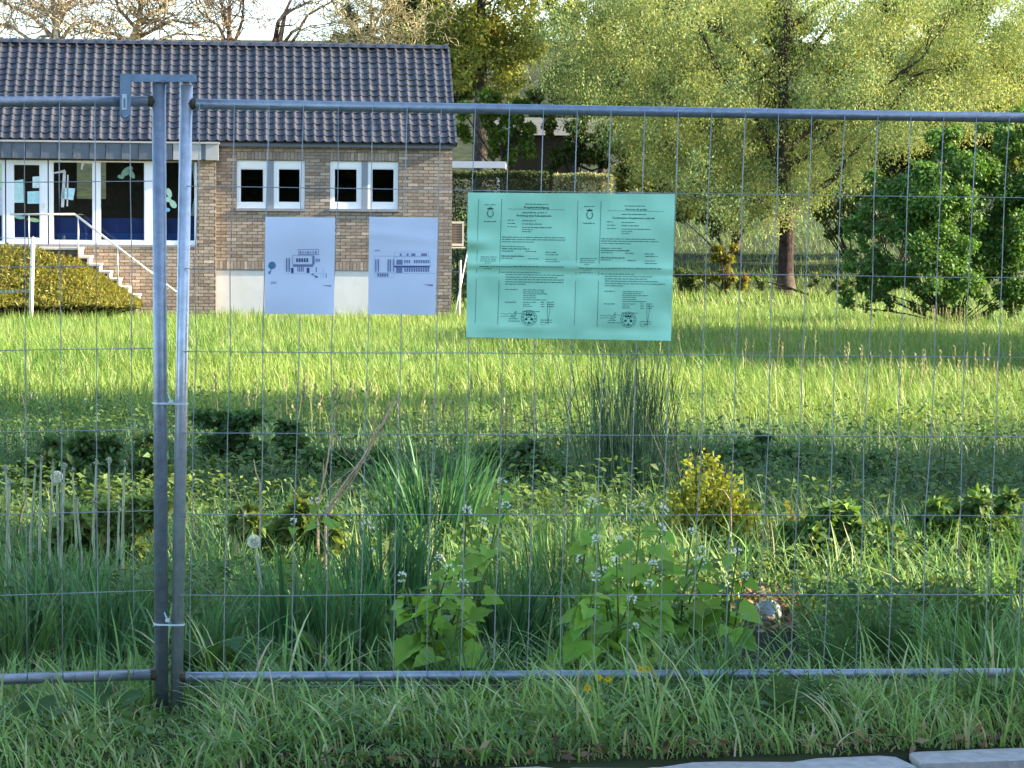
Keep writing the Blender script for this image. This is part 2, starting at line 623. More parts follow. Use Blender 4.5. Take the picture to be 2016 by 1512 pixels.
# rear wall with one opening that lets daylight in
rx0, rz1 = fac(192, 318, WD); rx1, rz0 = fac(242, 392, WD)
rx0, rx1 = rx0 * 1.09 - .05, rx1 * 1.09 + .05
wall_boxes(mb, SL - 1, -.3, -1.2, TOPW, DEPTH - .25, DEPTH, [(rx0, rx1, rz0 + .05, rz1 + .1)])
wall = mb.build('wall', M['mortar'], bld)
mb = MB()
for zz in (wz0 - .12, TOPW - .12):
    mb.box(SL - 1, XW - .3, WD + .3, DEPTH - .3, zz, zz + .1)
    mb.box(XW - .299, -.26, .26, DEPTH - .3, zz, zz + .1)
mb.box(XW - .1, XW - .02, .3, DEPTH - .3, wz0, TOPW - .13)
mb.build('interior_room', M['room'], bld)
mb = MB()
mb.box(PX0 + .002, PX1 - .002, .03, .2, PZ0, PZ1 - .003)
mb.build('plinth_panel', M['render'], bld)
# gable triangle
mb = MB()
RISE = (450 - 88) * (62.5 + RUN) / F + 1.46 - (BC.z + EZ)
ang = math.atan2(RISE - .12, RUN + .26)
mb.add([(-.012, 0, TOPW), (-.012, DEPTH, TOPW), (-.012, RUN, TOPW + RISE - .15), (-.2, 0, TOPW), (-.2, DEPTH, TOPW), (-.2, RUN, TOPW + RISE - .15)],
       [(0, 1, 2), (3, 5, 4), (0, 2, 5, 3), (1, 4, 5, 2)])
mb.build('gable', M['mortar'], bld)

# --- bricks -------------------------------------------------------
BH = 6.45 / 80.0; BL = 20.2 / 80.0; JT = .013


def brick_col(warm):
    v = random.gauss(1, .13)
    c = (.33, .265, .20) if warm else (.275, .23, .19)  # wing bricks paler and warmer: sunlight on the wing put into their colour
    k = random.random()
    if k < .1: c = (.26, .20, .155)
    elif k < .2: c = (.38, .32, .26)
    return tuple(max(.03, x * v) for x in c)


brick_meshes = []
for k in range(14):
    m_ = MB(); m_.box(JT / 2, BL - JT / 2, 0, .05, JT / 2, BH - JT / 2, brick_col(False))
    brick_meshes.append(m_.mesh('brick', M['brick'], color=True))
rest = MB()
nb = 0


def lay(x0, x1, z0, z1, y, ops, warm=False, real=0):
    global nb
    row = 0
    z = z1 - BH
    full = []
    while z > z0 - BH:
        zz0 = z
        cuts = [(x0, x1)]
        for o in ops:
            if o[3] > zz0 + .02 and o[2] < zz0 + BH - .02:
                nc = []
                for a, b in cuts:
                    if o[0] > a: nc.append((a, min(b, o[0])))
                    if o[1] < b: nc.append((max(a, o[1]), b))
                cuts = [c for c in nc if c[1] - c[0] > .03]
        for a, b in cuts:
            s = math.floor((a - x0) / BL - 1) * BL + x0 + (BL / 2 if row % 2 else 0)
            while s < b:
                l, r_ = max(s, a), min(s + BL, b)
                if r_ - l > .04:
                    if abs(r_ - l - BL) < 1e-4 and zz0 >= z0:
                        full.append((s, zz0))
                    else:
                        rest.box(l + JT / 2, r_ - JT / 2, y, y + .05, max(zz0, z0) + JT / 2, zz0 + BH - JT / 2, brick_col(warm))
                s += BL
        z -= BH; row += 1
    full.sort(key=lambda q: (q[0], -q[1]))
    for s, q in full:
        if nb < 300 and real and random.random() < real:
            o = link('brick', random.choice(brick_meshes), wall)
            o.location = (s, y + random.uniform(-.002, .002), q)
            nb += 1
        else:
            rest.box(s + JT / 2, s + BL - JT / 2, y + random.uniform(-.002, .002), y + .05, q + JT / 2, q + BH - JT / 2, brick_col(warm))


def soldiers(x0, x1, z0, z1, y):
    n = round((x1 - x0) / .085)
    wv = (x1 - x0) / n
    for k in range(n):
        rest.box(x0 + k * wv + .006, x0 + (k + 1) * wv - .006, y, y + .05, z0 + .006, z1 - .006, brick_col(False))


Z_TOP = TOPW - .08
def snap_up(z): return Z_TOP - math.floor((Z_TOP - z) / BH) * BH
sold = []
for (x0, x1, z0, z1), (a, b, c, d) in zip(ops, win_px):
    sold.append((x0, x1, z1 + .01, snap_up(z1 + .19)))
SB = (PX0, PX1, PZ1, snap_up(PZ1 + .17))
lay(XW, 0, -1.0, TOPW - .08, 0.0, ops_main + sold + [SB], real=.62)
for s_ in sold: soldiers(*s_, 0.0)
soldiers(*SB, 0.0)
lay(SL, XWR, -1.0, fzz(200, 312, WD), WD, wing_ops, warm=True, real=0.0)
# wing return and gable faces (thin courses on the hidden sides)
for (xx, y0, y1) in ((XWR - .012, WD + .06, .0),):
    z = -1.0
    while z < TOPW - .1:
        rest.box(xx, xx + .012, y0, y1, z + .006, z + BH - .006, brick_col(True)); z += BH
bo = rest.build('brick_courses', M['brick'], wall, color=True)
tag(bo, kind='stuff')

# --- roof ---------------------------------------------------------
roof = MB()
OH = .16
CA, SA = math.cos(ang), math.sin(ang)


def roof_pt(s, t, h):                  # t metres up the slope from the eave edge, h above the slope
    return (s, -OH - .1 + t * CA - h * SA, EZ + .02 - (OH + .1) * SA / CA * .2 + t * SA + h * CA)


SLOPE = (RUN + OH + .1) / CA
XR = fx(897, 277) + .0
a0 = roof_pt(SL - .5, 0, -.03); a1 = roof_pt(XR - .05, 0, -.03); a2 = roof_pt(XR - .05, SLOPE, -.03); a3 = roof_pt(SL - .5, SLOPE, -.03)
ridge_y, ridge_z = a2[1], a2[2]
bk = [(a1[0], 2 * ridge_y - a1[1], a1[2]), (a0[0], 2 * ridge_y - a0[1], a0[2])]
roof.add([a0, a1, a2, a3], [(0, 1, 2, 3)])
roof.add([a3, a2, bk[0], bk[1]], [(0, 1, 2, 3)])
ro = roof.build('roof', M['under'], bld)
TW = 18.75 / 80.0; NR = 17
TG = SLOPE / NR


def tile_geo(col):
    """one S-shaped pantile, lower end raised over the course below"""
    mb = MB()
    prof = []
    for k in range(13):
        u = k / 12
        prof.append((u * TW * 1.06, .050 * math.exp(-((u - .32) / .155) ** 2) + .012 * (u > .9)))
    vs = []
    L = TG * 1.12
    for t, lift in ((0, .026), (L, .004)):
        for x, h in prof:
            wv = x if t > 0 else x
            vs.append((wv, t, h + lift))
    n = len(prof)
    for x, h in prof: vs.append((x, .004, h + .004))
    for x, h in prof: vs.append((x, 0, h + .026))
    fs = [(i, i + 1, n + i + 1, n + i) for i in range(n - 1)] + [(2 * n + i, 2 * n + i + 1, 3 * n + i + 1, 3 * n + i) for i in range(n - 1)]
    mb.add(vs, fs, col)
    return mb


def tile_col():
    v = random.gauss(1, .2)
    k = random.choice([(.027, .025, .028), (.032, .028, .030), (.022, .023, .026)])
    return tuple(max(.008, q * v) for q in k)


tmeshes = [tile_geo(tile_col()).mesh('roof_tile', M['tile'], smooth=True, color=True) for _ in range(10)]
trest = MB()
nt_ = 0
tile_rot = Matrix.Rotation(ang, 3, 'X')
ncol = int((XR - SL) / TW) + 1
xin = fx(0, 277)
for r_ in range(NR):
    for c in range(ncol):
        s = XR - .03 - (c + 1) * TW
        base = Vector(roof_pt(s, r_ * TG, 0))
        if nt_ < 300 and s > xin - .3:
            o = link('roof_tile', random.choice(tmeshes), ro)
            o.location = base + Vector((random.uniform(-.004, .004), 0, 0))
            o.rotation_euler = (ang + random.gauss(0, .012), random.gauss(0, .012), random.uniform(-.01, .01))
            nt_ += 1
        else:
            tm = tile_geo(tile_col())
            jr = Matrix.Rotation(ang + random.gauss(0, .012), 3, 'X') @ Matrix.Rotation(random.gauss(0, .012), 3, 'Y')
            trest.add([tuple(base + jr @ Vector(v)) for v in tm.v], tm.f, tm.c[0])
o = trest.build('tile_courses', M['tile'], ro, smooth=True, color=True)
tag(o, kind='stuff')
# verge edge tiles
vg = MB()
for r_ in range(NR):
    t0 = r_ * TG
    b0 = Vector(roof_pt(XR - .03, t0, .0))
    for q in range(1):
        pts = [b0 + tile_rot @ Vector(v) for v in [(0, 0, .06), (.05, 0, .05), (.05, TG * 1.1, .03), (0, TG * 1.1, .04), (.05, 0, -.09), (.05, TG * 1.1, -.11), (0, 0, -.09)]]
        vg.add(pts, [(0, 1, 2, 3), (1, 4, 5, 2), (0, 6, 4, 1)], tile_col())
vg.build('verge_tiles', M['tile'], ro, color=True)
# ridge tiles: half-round, each with a raised collar
RT = 26.8 / 80.0 * (62.5 + RUN) / 62.5


def ridge_geo():
    mb = MB()
    n = 8
    rows = [(0, .125), (RT * .76, .118), (RT * .77, .160), (RT * 1.02, .165)]
    vs = []
    for x, r0 in rows:
        for k in range(n + 1):
            a = math.pi * k / n
            vs.append((x, -math.cos(a) * r0, math.sin(a) * r0 * .8 - .01))
    fs = [(i * (n + 1) + k, (i + 1) * (n + 1) + k, (i + 1) * (n + 1) + k + 1, i * (n + 1) + k + 1) for i in range(len(rows) - 1) for k in range(n)]
    fs.append(tuple(range(n, -1, -1))); fs.append(tuple(3 * (n + 1) + k for k in range(n + 1)))
    mb.add(vs, fs, tile_col())
    return mb


rmesh = [ridge_geo().mesh('ridge_tile', M['tile'], smooth=False, color=True) for _ in range(3)]
s = XR - .02 - RT
while s > SL:
    o = link('ridge_tile', random.choice(rmesh), ro)
    o.location = (s, ridge_y, ridge_z + .02)
    s -= RT
# eave gutter of the main part, fascia board
g0, gz1 = XW - .1, EZ
mb = MB()
mb.box(XW + .02, XR - .02, -OH - .02, -.004, EZ - .14, EZ - .03)
mb.build('gutter', M['zinc'], bld)
# zinc fascia of the wing
FY = WD - .22
fz1 = fzz(200, 281, FY); fz0 = fzz(200, 313, FY)
edges = [-140, -108, -78, -48, -23, 2, 24, 51, 80, 113, 144, 176, 208, 239, 273, 306, 340]
for a, b in zip(edges[:-1], edges[1:]):
    x0, x1 = fx(a, 300, FY), fx(b, 300, FY)
    mb = MB()
    mb.box(x0 + .006, x1 - .006, FY, FY + .03, fz0, fz1)
    mb.box(x0 + .006, x0 + .022, FY - .018, FY, fz0 + .003, fz1 - .003)
    mb.build('fascia_panel', M['zinc'], bld)
x0, x1 = fx(341, 300, FY), fx(396, 300, FY)
mb = MB(); mb.box(x0, x1, FY - .012, FY + .03, fz0, fz1)
tag(mb.build('fascia_panel', M['zinc_l'], bld), 'end panel of the zinc fascia, sunlight put into its pale grey')
x2, x3 = fx(405, 300, FY), fx(430, 300, FY)
mb = MB(); mb.box(x2, x3, FY - .012, -.02, fz0, fz1 + .05)
tag(mb.build('fascia_panel', M['zinc_l'], bld), 'corner box of the fascia, sunlight put into its pale grey')
mb = MB()
mb.box(SL, x3 - .02, FY + .032, -.03, fz0 + .02, fz0 + .06)
mb.box(x1 + .002, x2 - .002, FY + .06, FY + .09, fz0 + .061, fz1)
mb.build('soffit', M['mullion'], bld)
mb = MB(); mb.box(SL, x3 + .03, FY - .05, -OH - .03, fz1 + .002, fz1 + .045)
mb.build('gutter', M['zinc_l'], bld)


# --- windows ------------------------------------------------------
def casement(parent_name, a, b, c, d, ga, gb, gc, gd, yf, label=None, depth=.07):
    """white frame given by outer and glass pixel boxes; returns the window part"""
    x0, z1 = fac(a, c, yf); x1, z0 = fac(b, d, yf)
    gx0, gz1_ = fac(ga, gc, yf); gx1, gz0_ = fac(gb, gd, yf)
    m = MB()
    m.box(x0, gx0, yf, yf + depth, z0, z1); m.box(gx1, x1, yf, yf + depth, z0, z1)
    m.box(gx0, gx1, yf, yf + depth, z0, gz0_); m.box(gx0, gx1, yf, yf + depth, gz1_, z1)
    # inner sash, set back a little
    t = .028
    m.box(gx0 - .001, gx0 + t, yf + .02, yf + depth - .002, gz0_, gz1_); m.box(gx1 - t, gx1 + .001, yf + .02, yf + depth - .002, gz0_, gz1_)
    m.box(gx0 + t, gx1 - t, yf + .02, yf + depth - .002, gz0_ - .001, gz0_ + t); m.box(gx0 + t, gx1 - t, yf + .02, yf + depth - .002, gz1_ - t, gz1_ + .001)
    wobj = m.build(parent_name, M['frame'], bld)
    gm = MB()
    yy = yf + depth - .02
    gm.add([(gx0 + t - .005, yy, gz0_ + t - .005), (gx1 - t + .005, yy, gz0_ + t - .005), (gx1 - t + .005, yy, gz1_ - t + .005), (gx0 + t - .005, yy, gz1_ - t + .005)], [(0, 1, 2, 3)])
    gm.build('pane', M['glass'], wobj)
    return wobj, (gx0, gx1, gz0_, gz1_, yy)


YF = .06
for (wa, wb, wc, wd_), xsplit in zip(win_px, ((526, 539), (712, 724))):
    g1 = (472, 520) if wa < 500 else (657, 704)
    g2 = (547, 592) if wa < 500 else (731, 777)
    casement('window', wa, xsplit[0], wc, wd_, g1[0], g1[1], 331, 400, YF)
    casement('window', xsplit[1], wb, wc, wd_, g2[0], g2[1], 331, 400, YF)
    x0, z1 = fac(xsplit[0], wc, YF); x1, z0 = fac(xsplit[1], wd_, YF)
    MB().box(x0 + .002, x1 - .002, .03, .12, z0, z1).build('mullion', M['mullion'], bld)
    x0, z0 = fac(wa - 2, wd_ + 4); x1, z1 = fac(wb + 2, wd_)
    MB().box(x0, x1, -.05, .2, z0, z1).build('window_sill', M['sill'], bld)
    # pale ceiling lamps and a blind rail dimly seen inside
YW = WD + .05
doors = {}
wobj0, gi0 = casement('window', -140, 10, 313, 483, -136, 6, 319, 476, YW)
wobj1, gi1 = casement('door', 12, 94, 313, 483, 25, 80, 322, 470, YW)
wobj2, gi2 = casement('window', 96, 188, 313, 483, 103, 184, 317, 475, YW)
wobj3, gi3 = casement('window', 189, 305, 313, 483, 196, 286, 317, 475, YW)
wobj4, gi4 = casement('window', 307, 388, 313, 483, 324, 385, 317, 476, YW)
tag(wobj1, 'white framed glass door with paper notices')
hx, hz = fac(88, 405, YW)
MB().box(hx - .012, hx + .012, YW - .05, YW, hz - .06, hz + .06).build('handle', M['rail'], wobj1)
MB().box(SL, fx(388, 484, WD), WD - .03, WD + .2, wz0 - .05, wz0 - .004).build('window_sill', M['sill'], bld)
# blue panels standing inside along the glass
bz0, bz1 = fzz(200, 476, YW), fzz(200, 429, YW)
bm_ = fzz(200, 459, YW)
MB().box(fx(98), fx(384), YW + .5, YW + .56, bz0 - .05, bz1).box(SL, fx(92), YW + .9, YW + .95, bz0 - .05, bz1 - .1).build('interior_panel', M['blue'], bld)
MB().box(fx(98), fx(384), YW + .42, YW + .48, bz0 - .05, bm_).build('interior_panel', M['blue2'], bld)


def sticker(par, pts, col, gi, name='sticker', off=.006):
    """flat paper or vinyl on the outside of a pane, outline in photo pixels"""
    yy = gi[4] - off
    vs = [(fac(a, b, yy)[0], yy, fac(a, b, yy)[1]) for a, b in pts]
    m = MB(); m.add(vs, [tuple(range(len(vs)))], col)
    m.add([(v[0], v[1] + .003, v[2]) for v in vs], [tuple(range(len(vs) - 1, -1, -1))], col)
    return m.build(name, M['attr'], par, color=True)


pale = (.45, .66, .66)
sticker(wobj1, [(26, 356), (46, 353), (47, 399), (27, 399)], pale, gi1, 'notice')
sticker(wobj1, [(64, 348), (78, 347), (77, 370), (64, 370)], (.6, .75, .75), gi1, 'notice')
sticker(wobj1, [(54, 377), (78, 376), (78, 401), (54, 401)], (.40, .66, .70), gi1, 'notice')
sticker(wobj2, [(122, 369), (148, 371), (144, 394), (120, 391)], (.40, .66, .72), gi2, 'notice')
lg = (.42, .60, .47)


def leafy(cx, cy, rx, ry, rot, n=12):
    return [(cx + rx * math.cos(t) * math.cos(rot) - ry * math.sin(t) * math.sin(rot), cy + rx * math.cos(t) * math.sin(rot) + ry * math.sin(t) * math.cos(rot))
            for t in [2 * math.pi * k / n for k in range(n)]]


for (cx, cy, rx, ry, rot) in ((250, 337, 14, 7, -.7), (259, 343, 10, 5, 1.0), (238, 348, 7, 4, .2)):
    sticker(wobj3, leafy(cx, cy, rx, ry, rot), (.16, .27, .2), gi3)
for (cx, cy, rx, ry, rot) in ((333, 380, 5, 10, -.3), (331, 393, 7, 5, .3), (341, 402, 6, 9, -.6), (329, 413, 6, 4, .1)):
    sticker(wobj4, leafy(cx, cy, rx, ry, rot), lg if cy < 410 else (.2, .45, .7), gi4)
for (cx, cy, rx, ry, rot) in ((37, 427, 12, 4, .2), (66, 433, 13, 4, .15)):
    sticker(wobj1, leafy(cx, cy, rx, ry, rot), (.22, .42, .40) if cx < 50 else (.35, .5, .25), gi1)
for (pts) in ([(161, 315), (184, 315), (184, 322), (166, 322), (162, 334), (159, 334)], [(99, 341), (128, 334), (129, 339), (100, 343)], [(124, 337), (130, 337), (126, 408), (120, 408)], [(132, 344), (135, 344), (134, 406), (131, 406)]):
    sticker(wobj2, pts, (.5, .52, .52), gi2)
for pts in ([(-120, 322), (4, 322), (4, 372), (-120, 372)],):
    sticker(wobj0, pts, (.55, .68, .4), gi0)
sticker(wobj0, [(-120, 373), (4, 373), (4, 424), (-120, 424)], (.62, .62, .66), gi0)
# a folded blind hanging in the right pane
sticker(wobj4, [(377, 318), (385, 318), (385, 425), (375, 425), (384, 380)], (.55, .58, .6), gi4, 'blind', off=-.03)

# traffic cone indoors
cxp, czp = fac(104, 474, YW + .3)
cw = bld.matrix_basis.to_3x3()
tc_ = empty('traffic_cone', BC + BU * cxp + BV * (YW + .28) + Vector((0, 0, bz0 - .02)), 'small red and white traffic cone standing behind the window glass', 'cone', rz=BYAW)
MB().box(-.075, .075, -.075, .075, 0, .02, (.75, .70, .72)).build('base', M['cone'], tc_, color=True)
m = MB()
for z0, z1, r0, r1, c in ((.02, .09, .062, .05, (.75, .72, .74)), (.09, .17, .05, .036, (.62, .06, .10)), (.17, .22, .036, .027, (.78, .74, .76)), (.22, .31, .027, .012, (.62, .06, .10))):
    m.tube([(0, 0, z0), (0, 0, z1)], [r0, r1], 12, c)
m.build('body', M['cone'], tc_, color=True)

# --- staircase and handrail --------------------------------------
SY0, SY1 = WD - 1.35, WD - .04
stp = [(159, 487), (178, 504), (197, 519), (217, 534), (236, 549), (255, 565), (274, 580)]
stair = empty('staircase', BC + BU * fx(215, 560, SY0) + BV * SY0, 'pale concrete outdoor steps leading up to the glass door', 'stairs', rz=BYAW)
ox = fx(215, 560, SY0)
prevx = fx(60, 487, SY0)
for k, (a, b) in enumerate(stp):
    x1, z1 = fac(a, b, SY0)
    x0 = prevx - (.0 if k == 0 else .03)
    m = MB()
    m.box(x0 - ox, x1 - ox, -.03, SY1 - SY0, z1 - .055, z1)               # tread with nosing
    m.build('tread', M['concrete_w'], stair)
    nz = fac(*stp[k + 1], SY0)[1] if k + 1 < len(stp) else z1 - .2
    m = MB()
    m.box(x1 - .075 - ox, x1 - .02 - ox, -.02, SY1 - SY0 - .01, nz - .056, z1 - .057)   # riser
    m.build('riser', M['concrete_w'], stair)
    m = MB(); m.box(x0 + .002 - ox, x1 - .08 - ox, .03, SY1 - SY0 - .02, -.9, z1 - .06)
    m.build('step_core', M['mortar'], stair)
    prevx = x1
hr = empty('handrail', BC + BU * fx(150, 500, SY0 - .05) + BV * (SY0 - .05), 'thin steel handrail sloping down beside the steps', 'handrail', rz=BYAW)
ox = fx(150, 500, SY0 - .05)


def hp(a, b):
    s_, z_ = fac(a, b, SY0 - .05)
    return (s_ - ox, 0, z_)


MB().tube([hp(20, 422), hp(147, 421.6)], .024, 8).tube([hp(147, 421.6), hp(347, 575)], .026, 8).build('rail', M['rail'], hr, smooth=True)
for a, b, c in ((57, 423, 490), (154, 427, 516), (232, 488, 552), (310, 547, 610)):
    MB().tube([hp(a, b), hp(a, c)], .018, 8).build('post', M['rail'], hr, smooth=True)

# --- air conditioner on the gable wall ----------------------------
AY = .5
ax0 = .015; ax1, az0 = fac(913, 484, AY); _, az1 = fac(905, 436, AY)
ac = empty('air_conditioner', BC + BV * AY + Vector((0, 0, az0)), 'cream air conditioning unit bracketed to the side of the brick building', 'air conditioner', rz=BYAW)
H = az1 - az0
MB().box(ax0, ax1, .04, .3, 0, H).box(ax0, ax1, 0, .04, 0, .05).box(ax0, ax1, 0, .04, H - .05, H).box(ax1 - .04, ax1, 0, .04, .051, H - .051).build('casing', M['ac'], ac)
m = MB()
z = .07
while z < H - .07:
    m.box(ax0, ax1 - .045, .012, .036, z, z + .022); z += .04
m.build('grille', M['grille'], ac)
MB().box(ax0, ax1 + .03, -.04, .3, -.06, -.025).build('bracket', M['ac'], ac)

# --- leaning poles and stake beside the wall ----------------------
pa_, pb_ = at_y(921, 492, 62.0), at_y(893, 566, 61.2)
pb_.z = float(gz(pb_.x, pb_.y)) - .02
mm = (pa_ - pb_)
o = MB().tube([(0, 0, 0), tuple(mm)], .018, 8).build('leaning_pole', M['rail'], None, smooth=True, loc=pb_)
tag(o, 'thin grey pole leaning beside the brick corner', 'pole')
ps = at_y(905, 545, 61.0)
zg = float(gz(ps.x, ps.y))
o = MB().tube([(0, 0, 0), (.02, 0, at_y(905, 512, 61.0).z - zg)], .022, 8).build('wooden_stake', M['white_post'], None, loc=(ps.x, ps.y, zg))
tag(o, 'short pale wooden stake in the grass near the brick corner', 'stake')

# --- white post with fence wires ----------------------------------
PZ = 56.5
pb = at_y(60, 606, PZ); pt = at_y(65, 465, PZ)
zg = float(gz(pb.x, pb.y))
wp = empty('white_fence_post', (pb.x, pb.y, zg), 'white painted post in front of the juniper mound', 'post')
MB().tube([(0, 0, -.1), (pt.x - pb.x, pt.y - pb.y, pt.z - zg - .03), (pt.x - pb.x, pt.y - pb.y, pt.z - zg)], [.05, .046, .025], 10).build('post_shaft', M['white_post'], wp, smooth=True)
for yy in (469, 571, 575):
    q = at_y(62, yy, PZ); e = at_y(-160, yy - (2 if yy < 500 else -3), PZ)
    MB().tube([(q.x - pb.x, 0, q.z - zg), (e.x - pb.x, 0, e.z - zg)], .009, 5).build('fence_wire', M['wire'], wp)

# --- carport, shed and hedge in the distance ----------------------
CYP = 76.0
c0 = at_y(850, 334, CYP); c1 = at_y(996, 331, CYP); c2 = at_y(996, 318, CYP)
cp = empty('carport', (c1.x, CYP, float(gz(c1.x, CYP))), 'flat carport roof with a white edge beam behind the building', 'carport')
zb = c1.z - float(gz(c1.x, CYP)); zt = c2.z - float(gz(c1.x, CYP))
MB().box(c0.x - c1.x - 2, 0, 0, .12, zb, zt).box(-.12, 0, .121, 4, zb, zt).build('edge_beam', M['beam'], cp)
MB().box(c0.x - c1.x - 2, -.13, .13, 4, zt - .09, zt - .03).build('roof', M['slate'], cp)
for xx in (-.3, -3.2):
    for yy in (.3, 3.6):
        MB().box(xx, xx + .1, yy, yy + .1, -.3, zb + .02).build('post', M['beam'], cp)
SY = 92.0
s0 = at_y(985, 345, SY); s1 = at_y(1140, 262, SY); s2 = at_y(1140, 232, SY + 2)
zg = float(gz(s0.x, SY))
sh = empty('garden_shed', (s0.x, SY, zg), 'dark boarded shed with a grey roof half hidden by trees', 'shed')
ww_ = s1.x - s0.x; hh_ = s1.z - zg
MB().box(.04, ww_, .04, 4, 0, hh_).build('wall', M['wood'], sh)
m_board = None
z = .05; n_ = 0
while z < hh_ - .16:
    bm2 = MB().box(0, ww_, 0, .035, 0, .15)
    o = bm2.build('board', M['wood'], sh); o.location = (0, random.uniform(0, .006), z)
    z += .165
m = MB()
rt = s2.z - zg
m.add([(-.4, -.4, hh_ - .1), (ww_ + 1.2, -.4, hh_ - .1), (ww_ + 1.2, 2, rt), (-.4, 2, rt), (ww_ + 1.2, 4.4, hh_ - .1), (-.4, 4.4, hh_ - .1)], [(0, 1, 2, 3), (3, 2, 4, 5), (0, 5, 4, 1)])
m.build('roof', M['slate'], sh)


# ================================================================== TREES AND SHRUBS
def volume_leaves(centers, radii, n, size, col, tmpl=DIAMOND, droop=.3, wr=.5, seed=0, shell=.5, squash=.8, var=.22, hue=.07):
    """n leaves spread through a set of clumps"""
    r = np.random.default_rng(seed)
    centers = np.asarray(centers, float); radii = np.asarray(radii, float)
    pw = radii ** 2
    k = r.choice(len(centers), n, p=pw / pw.sum())
    d = norm(r.standard_normal((n, 3)))
    rr = radii[k] * (shell + (1 - shell) * r.random(n)) ** .7 * (1 + .18 * r.standard_normal(n))
    off = d * rr[:, None]
    off[:, 2] *= squash
    pos = centers[k] + off
    ax = norm(d * .6 + r.standard_normal((n, 3)) * .9 + np.array([0, 0, -droop]))
    nm = norm(np.array([0, 0, 1.0]) * .8 + d * .7 + r.standard_normal((n, 3)) * .6)
    ln = size * r.uniform(.6, 1.4, n)
    cl = jit(np.ones(3), len(centers), .12, .05, r)[k]
    c = jit(col, n, var, hue, r) * cl
    return inst(tmpl, pos, ax, nm, ln, ln * wr, c.clip(.004, .9))


def branch_set(p0, dirn, length, r0, depth, r, out, spread=.6, wig=.25, up=.05, kids=(3, 5), shrink=.62, steps=6):
    """recursive crooked branch; out collects (p, q, ra, rb)"""
    p = np.array(p0, float); d = norm(np.array(dirn, float))
    seg = length / steps
    tips = []
    for i in range(steps):
        d = norm(d + r.standard_normal(3) * wig + np.array([0, 0, up]))
        q = p + d * seg
        ra = r0 * (1 - .75 * i / steps); rb = r0 * (1 - .75 * (i + 1) / steps)
        out.append((p, q, ra, rb))
        if depth > 0 and i >= 1:
            nk = r.integers(kids[0], kids[1] + 1) / max(1, steps - 1)
            nk = int(nk) + (r.random() < nk - int(nk))
            for _ in range(nk):
                nd = norm(d + r.standard_normal(3) * spread)
                tips += branch_set(q, nd, length * shrink * r.uniform(.6, 1.15), rb * .62, depth - 1, r, out, spread, wig, up, kids, shrink, steps)
        p = q
    tips.append(p)
    return tips


def seg_mesh(segs, col, n=5, var=.15, seed=0):
    r = np.random.default_rng(seed)
    P0 = np.array([s_[0] for s_ in segs]); P1 = np.array([s_[1] for s_ in segs])
    R0 = np.array([s_[2] for s_ in segs]); R1 = np.array([s_[3] for s_ in segs])
    return sticks(P0, P1 + (P1 - P0) * .04, R0, R1, n, jit(col, len(segs), var, .04, r))


def poly_segs(pts, rads):
    return [(np.array(a, float), np.array(b, float), ra, rb) for a, b, ra, rb in zip(pts[:-1], pts[1:], rads[:-1], rads[1:])]


def tree_obj(name, base, label, cat, group, trunk_data, crown_data, crown_name='crown'):
    e = empty(name, base, label, cat, group)
    b = np.array(base)
    if trunk_data is not None:
        v, t, c = trunk_data
        link('trunk', tri_mesh('trunk', v - b, t, M['bark'], c, smooth=True), e)
    if crown_data is not None:
        v, t, c = crown_data
        o = link(crown_name, tri_mesh(crown_name, v - b, t, M['leaf'], c), e)
        tag(o, kind='stuff')
    return e


def pxv(px, py, y):
    q = at_y(px, py, y)
    return np.array(q)


# ---- willow: photographed trunk and limbs, hanging sprays --------
WY = 84.0
wb_ = gpt(1547, 578); wb_ = np.array(at_y(1547, 578, WY)); wb_[2] = float(gz(wb_[0], wb_[1])) - .05
segs = []
tr = [wb_, pxv(1547, 540, WY), pxv(1549, 450, WY), pxv(1546, 380, WY), pxv(1542, 320, WY), pxv(1541, 260, WY), pxv(1545, 190, WY), pxv(1541, 130, WY), pxv(1550, 60, WY), pxv(1553, 0, WY), pxv(1550, -120, WY), pxv(1560, -300, WY)]
segs += poly_segs(tr, [.38, .26, .235, .22, .20, .185, .17, .155, .15, .13, .11, .06])
limbs = [
    [(1546, 330, 0), (1590, 305, -.6), (1650, 245, -1.3), (1740, 170, -2), (1820, 110, -2.6)],
    [(1550, 420, 0), (1590, 390, .7), (1640, 352, -1), (1730, 240, -1.5), (1800, 150, -2)],
    [(1535, 325, 0), (1510, 270, -.5), (1490, 235, -.8), (1420, 150, -1.3), (1380, 60, -2)],
    [(1543, 190, 0), (1510, 150, -.4), (1440, 80, -1), (1370, 20, -1.5)],
    [(1545, 160, 0), (1580, 120, .5), (1650, 30, .8), (1720, -80, 1)],
    [(1550, 60, 0), (1600, 20, -1), (1690, -30, -2), (1800, -90, -3)],
    [(1545, 300, 0), (1600, 250, 1.5), (1700, 190, 2.5), (1850, 130, 3)],
    [(1540, 250, 0), (1480, 200, 1.5), (1400, 140, 2.5), (1300, 90, 3)],
    [(1550, 20, 0), (1480, -60, -1.0), (1380, -130, -2), (1250, -160, -2)],
    [(1545, 440, 0), (1500, 400, -.8), (1450, 385, -1.2), (1380, 390, -1.6)],
]
r = np.random.default_rng(11)
tipc = []; tipr = []
for lb in limbs:
    pts = [pxv(a, b, WY + d) for a, b, d in lb]
    R0 = .14 if len(lb) > 4 else .11
    segs += poly_segs(pts, list(np.linspace(R0, .035, len(pts))))
    out = []
    for q in pts[1:]:
        for _ in range(2):
            tp = branch_set(q, norm(pts[-1] - pts[0]) + r.standard_normal(3) * .7, r.uniform(1.0, 2.0), .03, 1, r, out, .7, .3, -.05, (2, 3), .6, 4)
            tipc += tp
    segs += out
tk = seg_mesh(segs, (.068, .052, .038), 8, .15, 3)
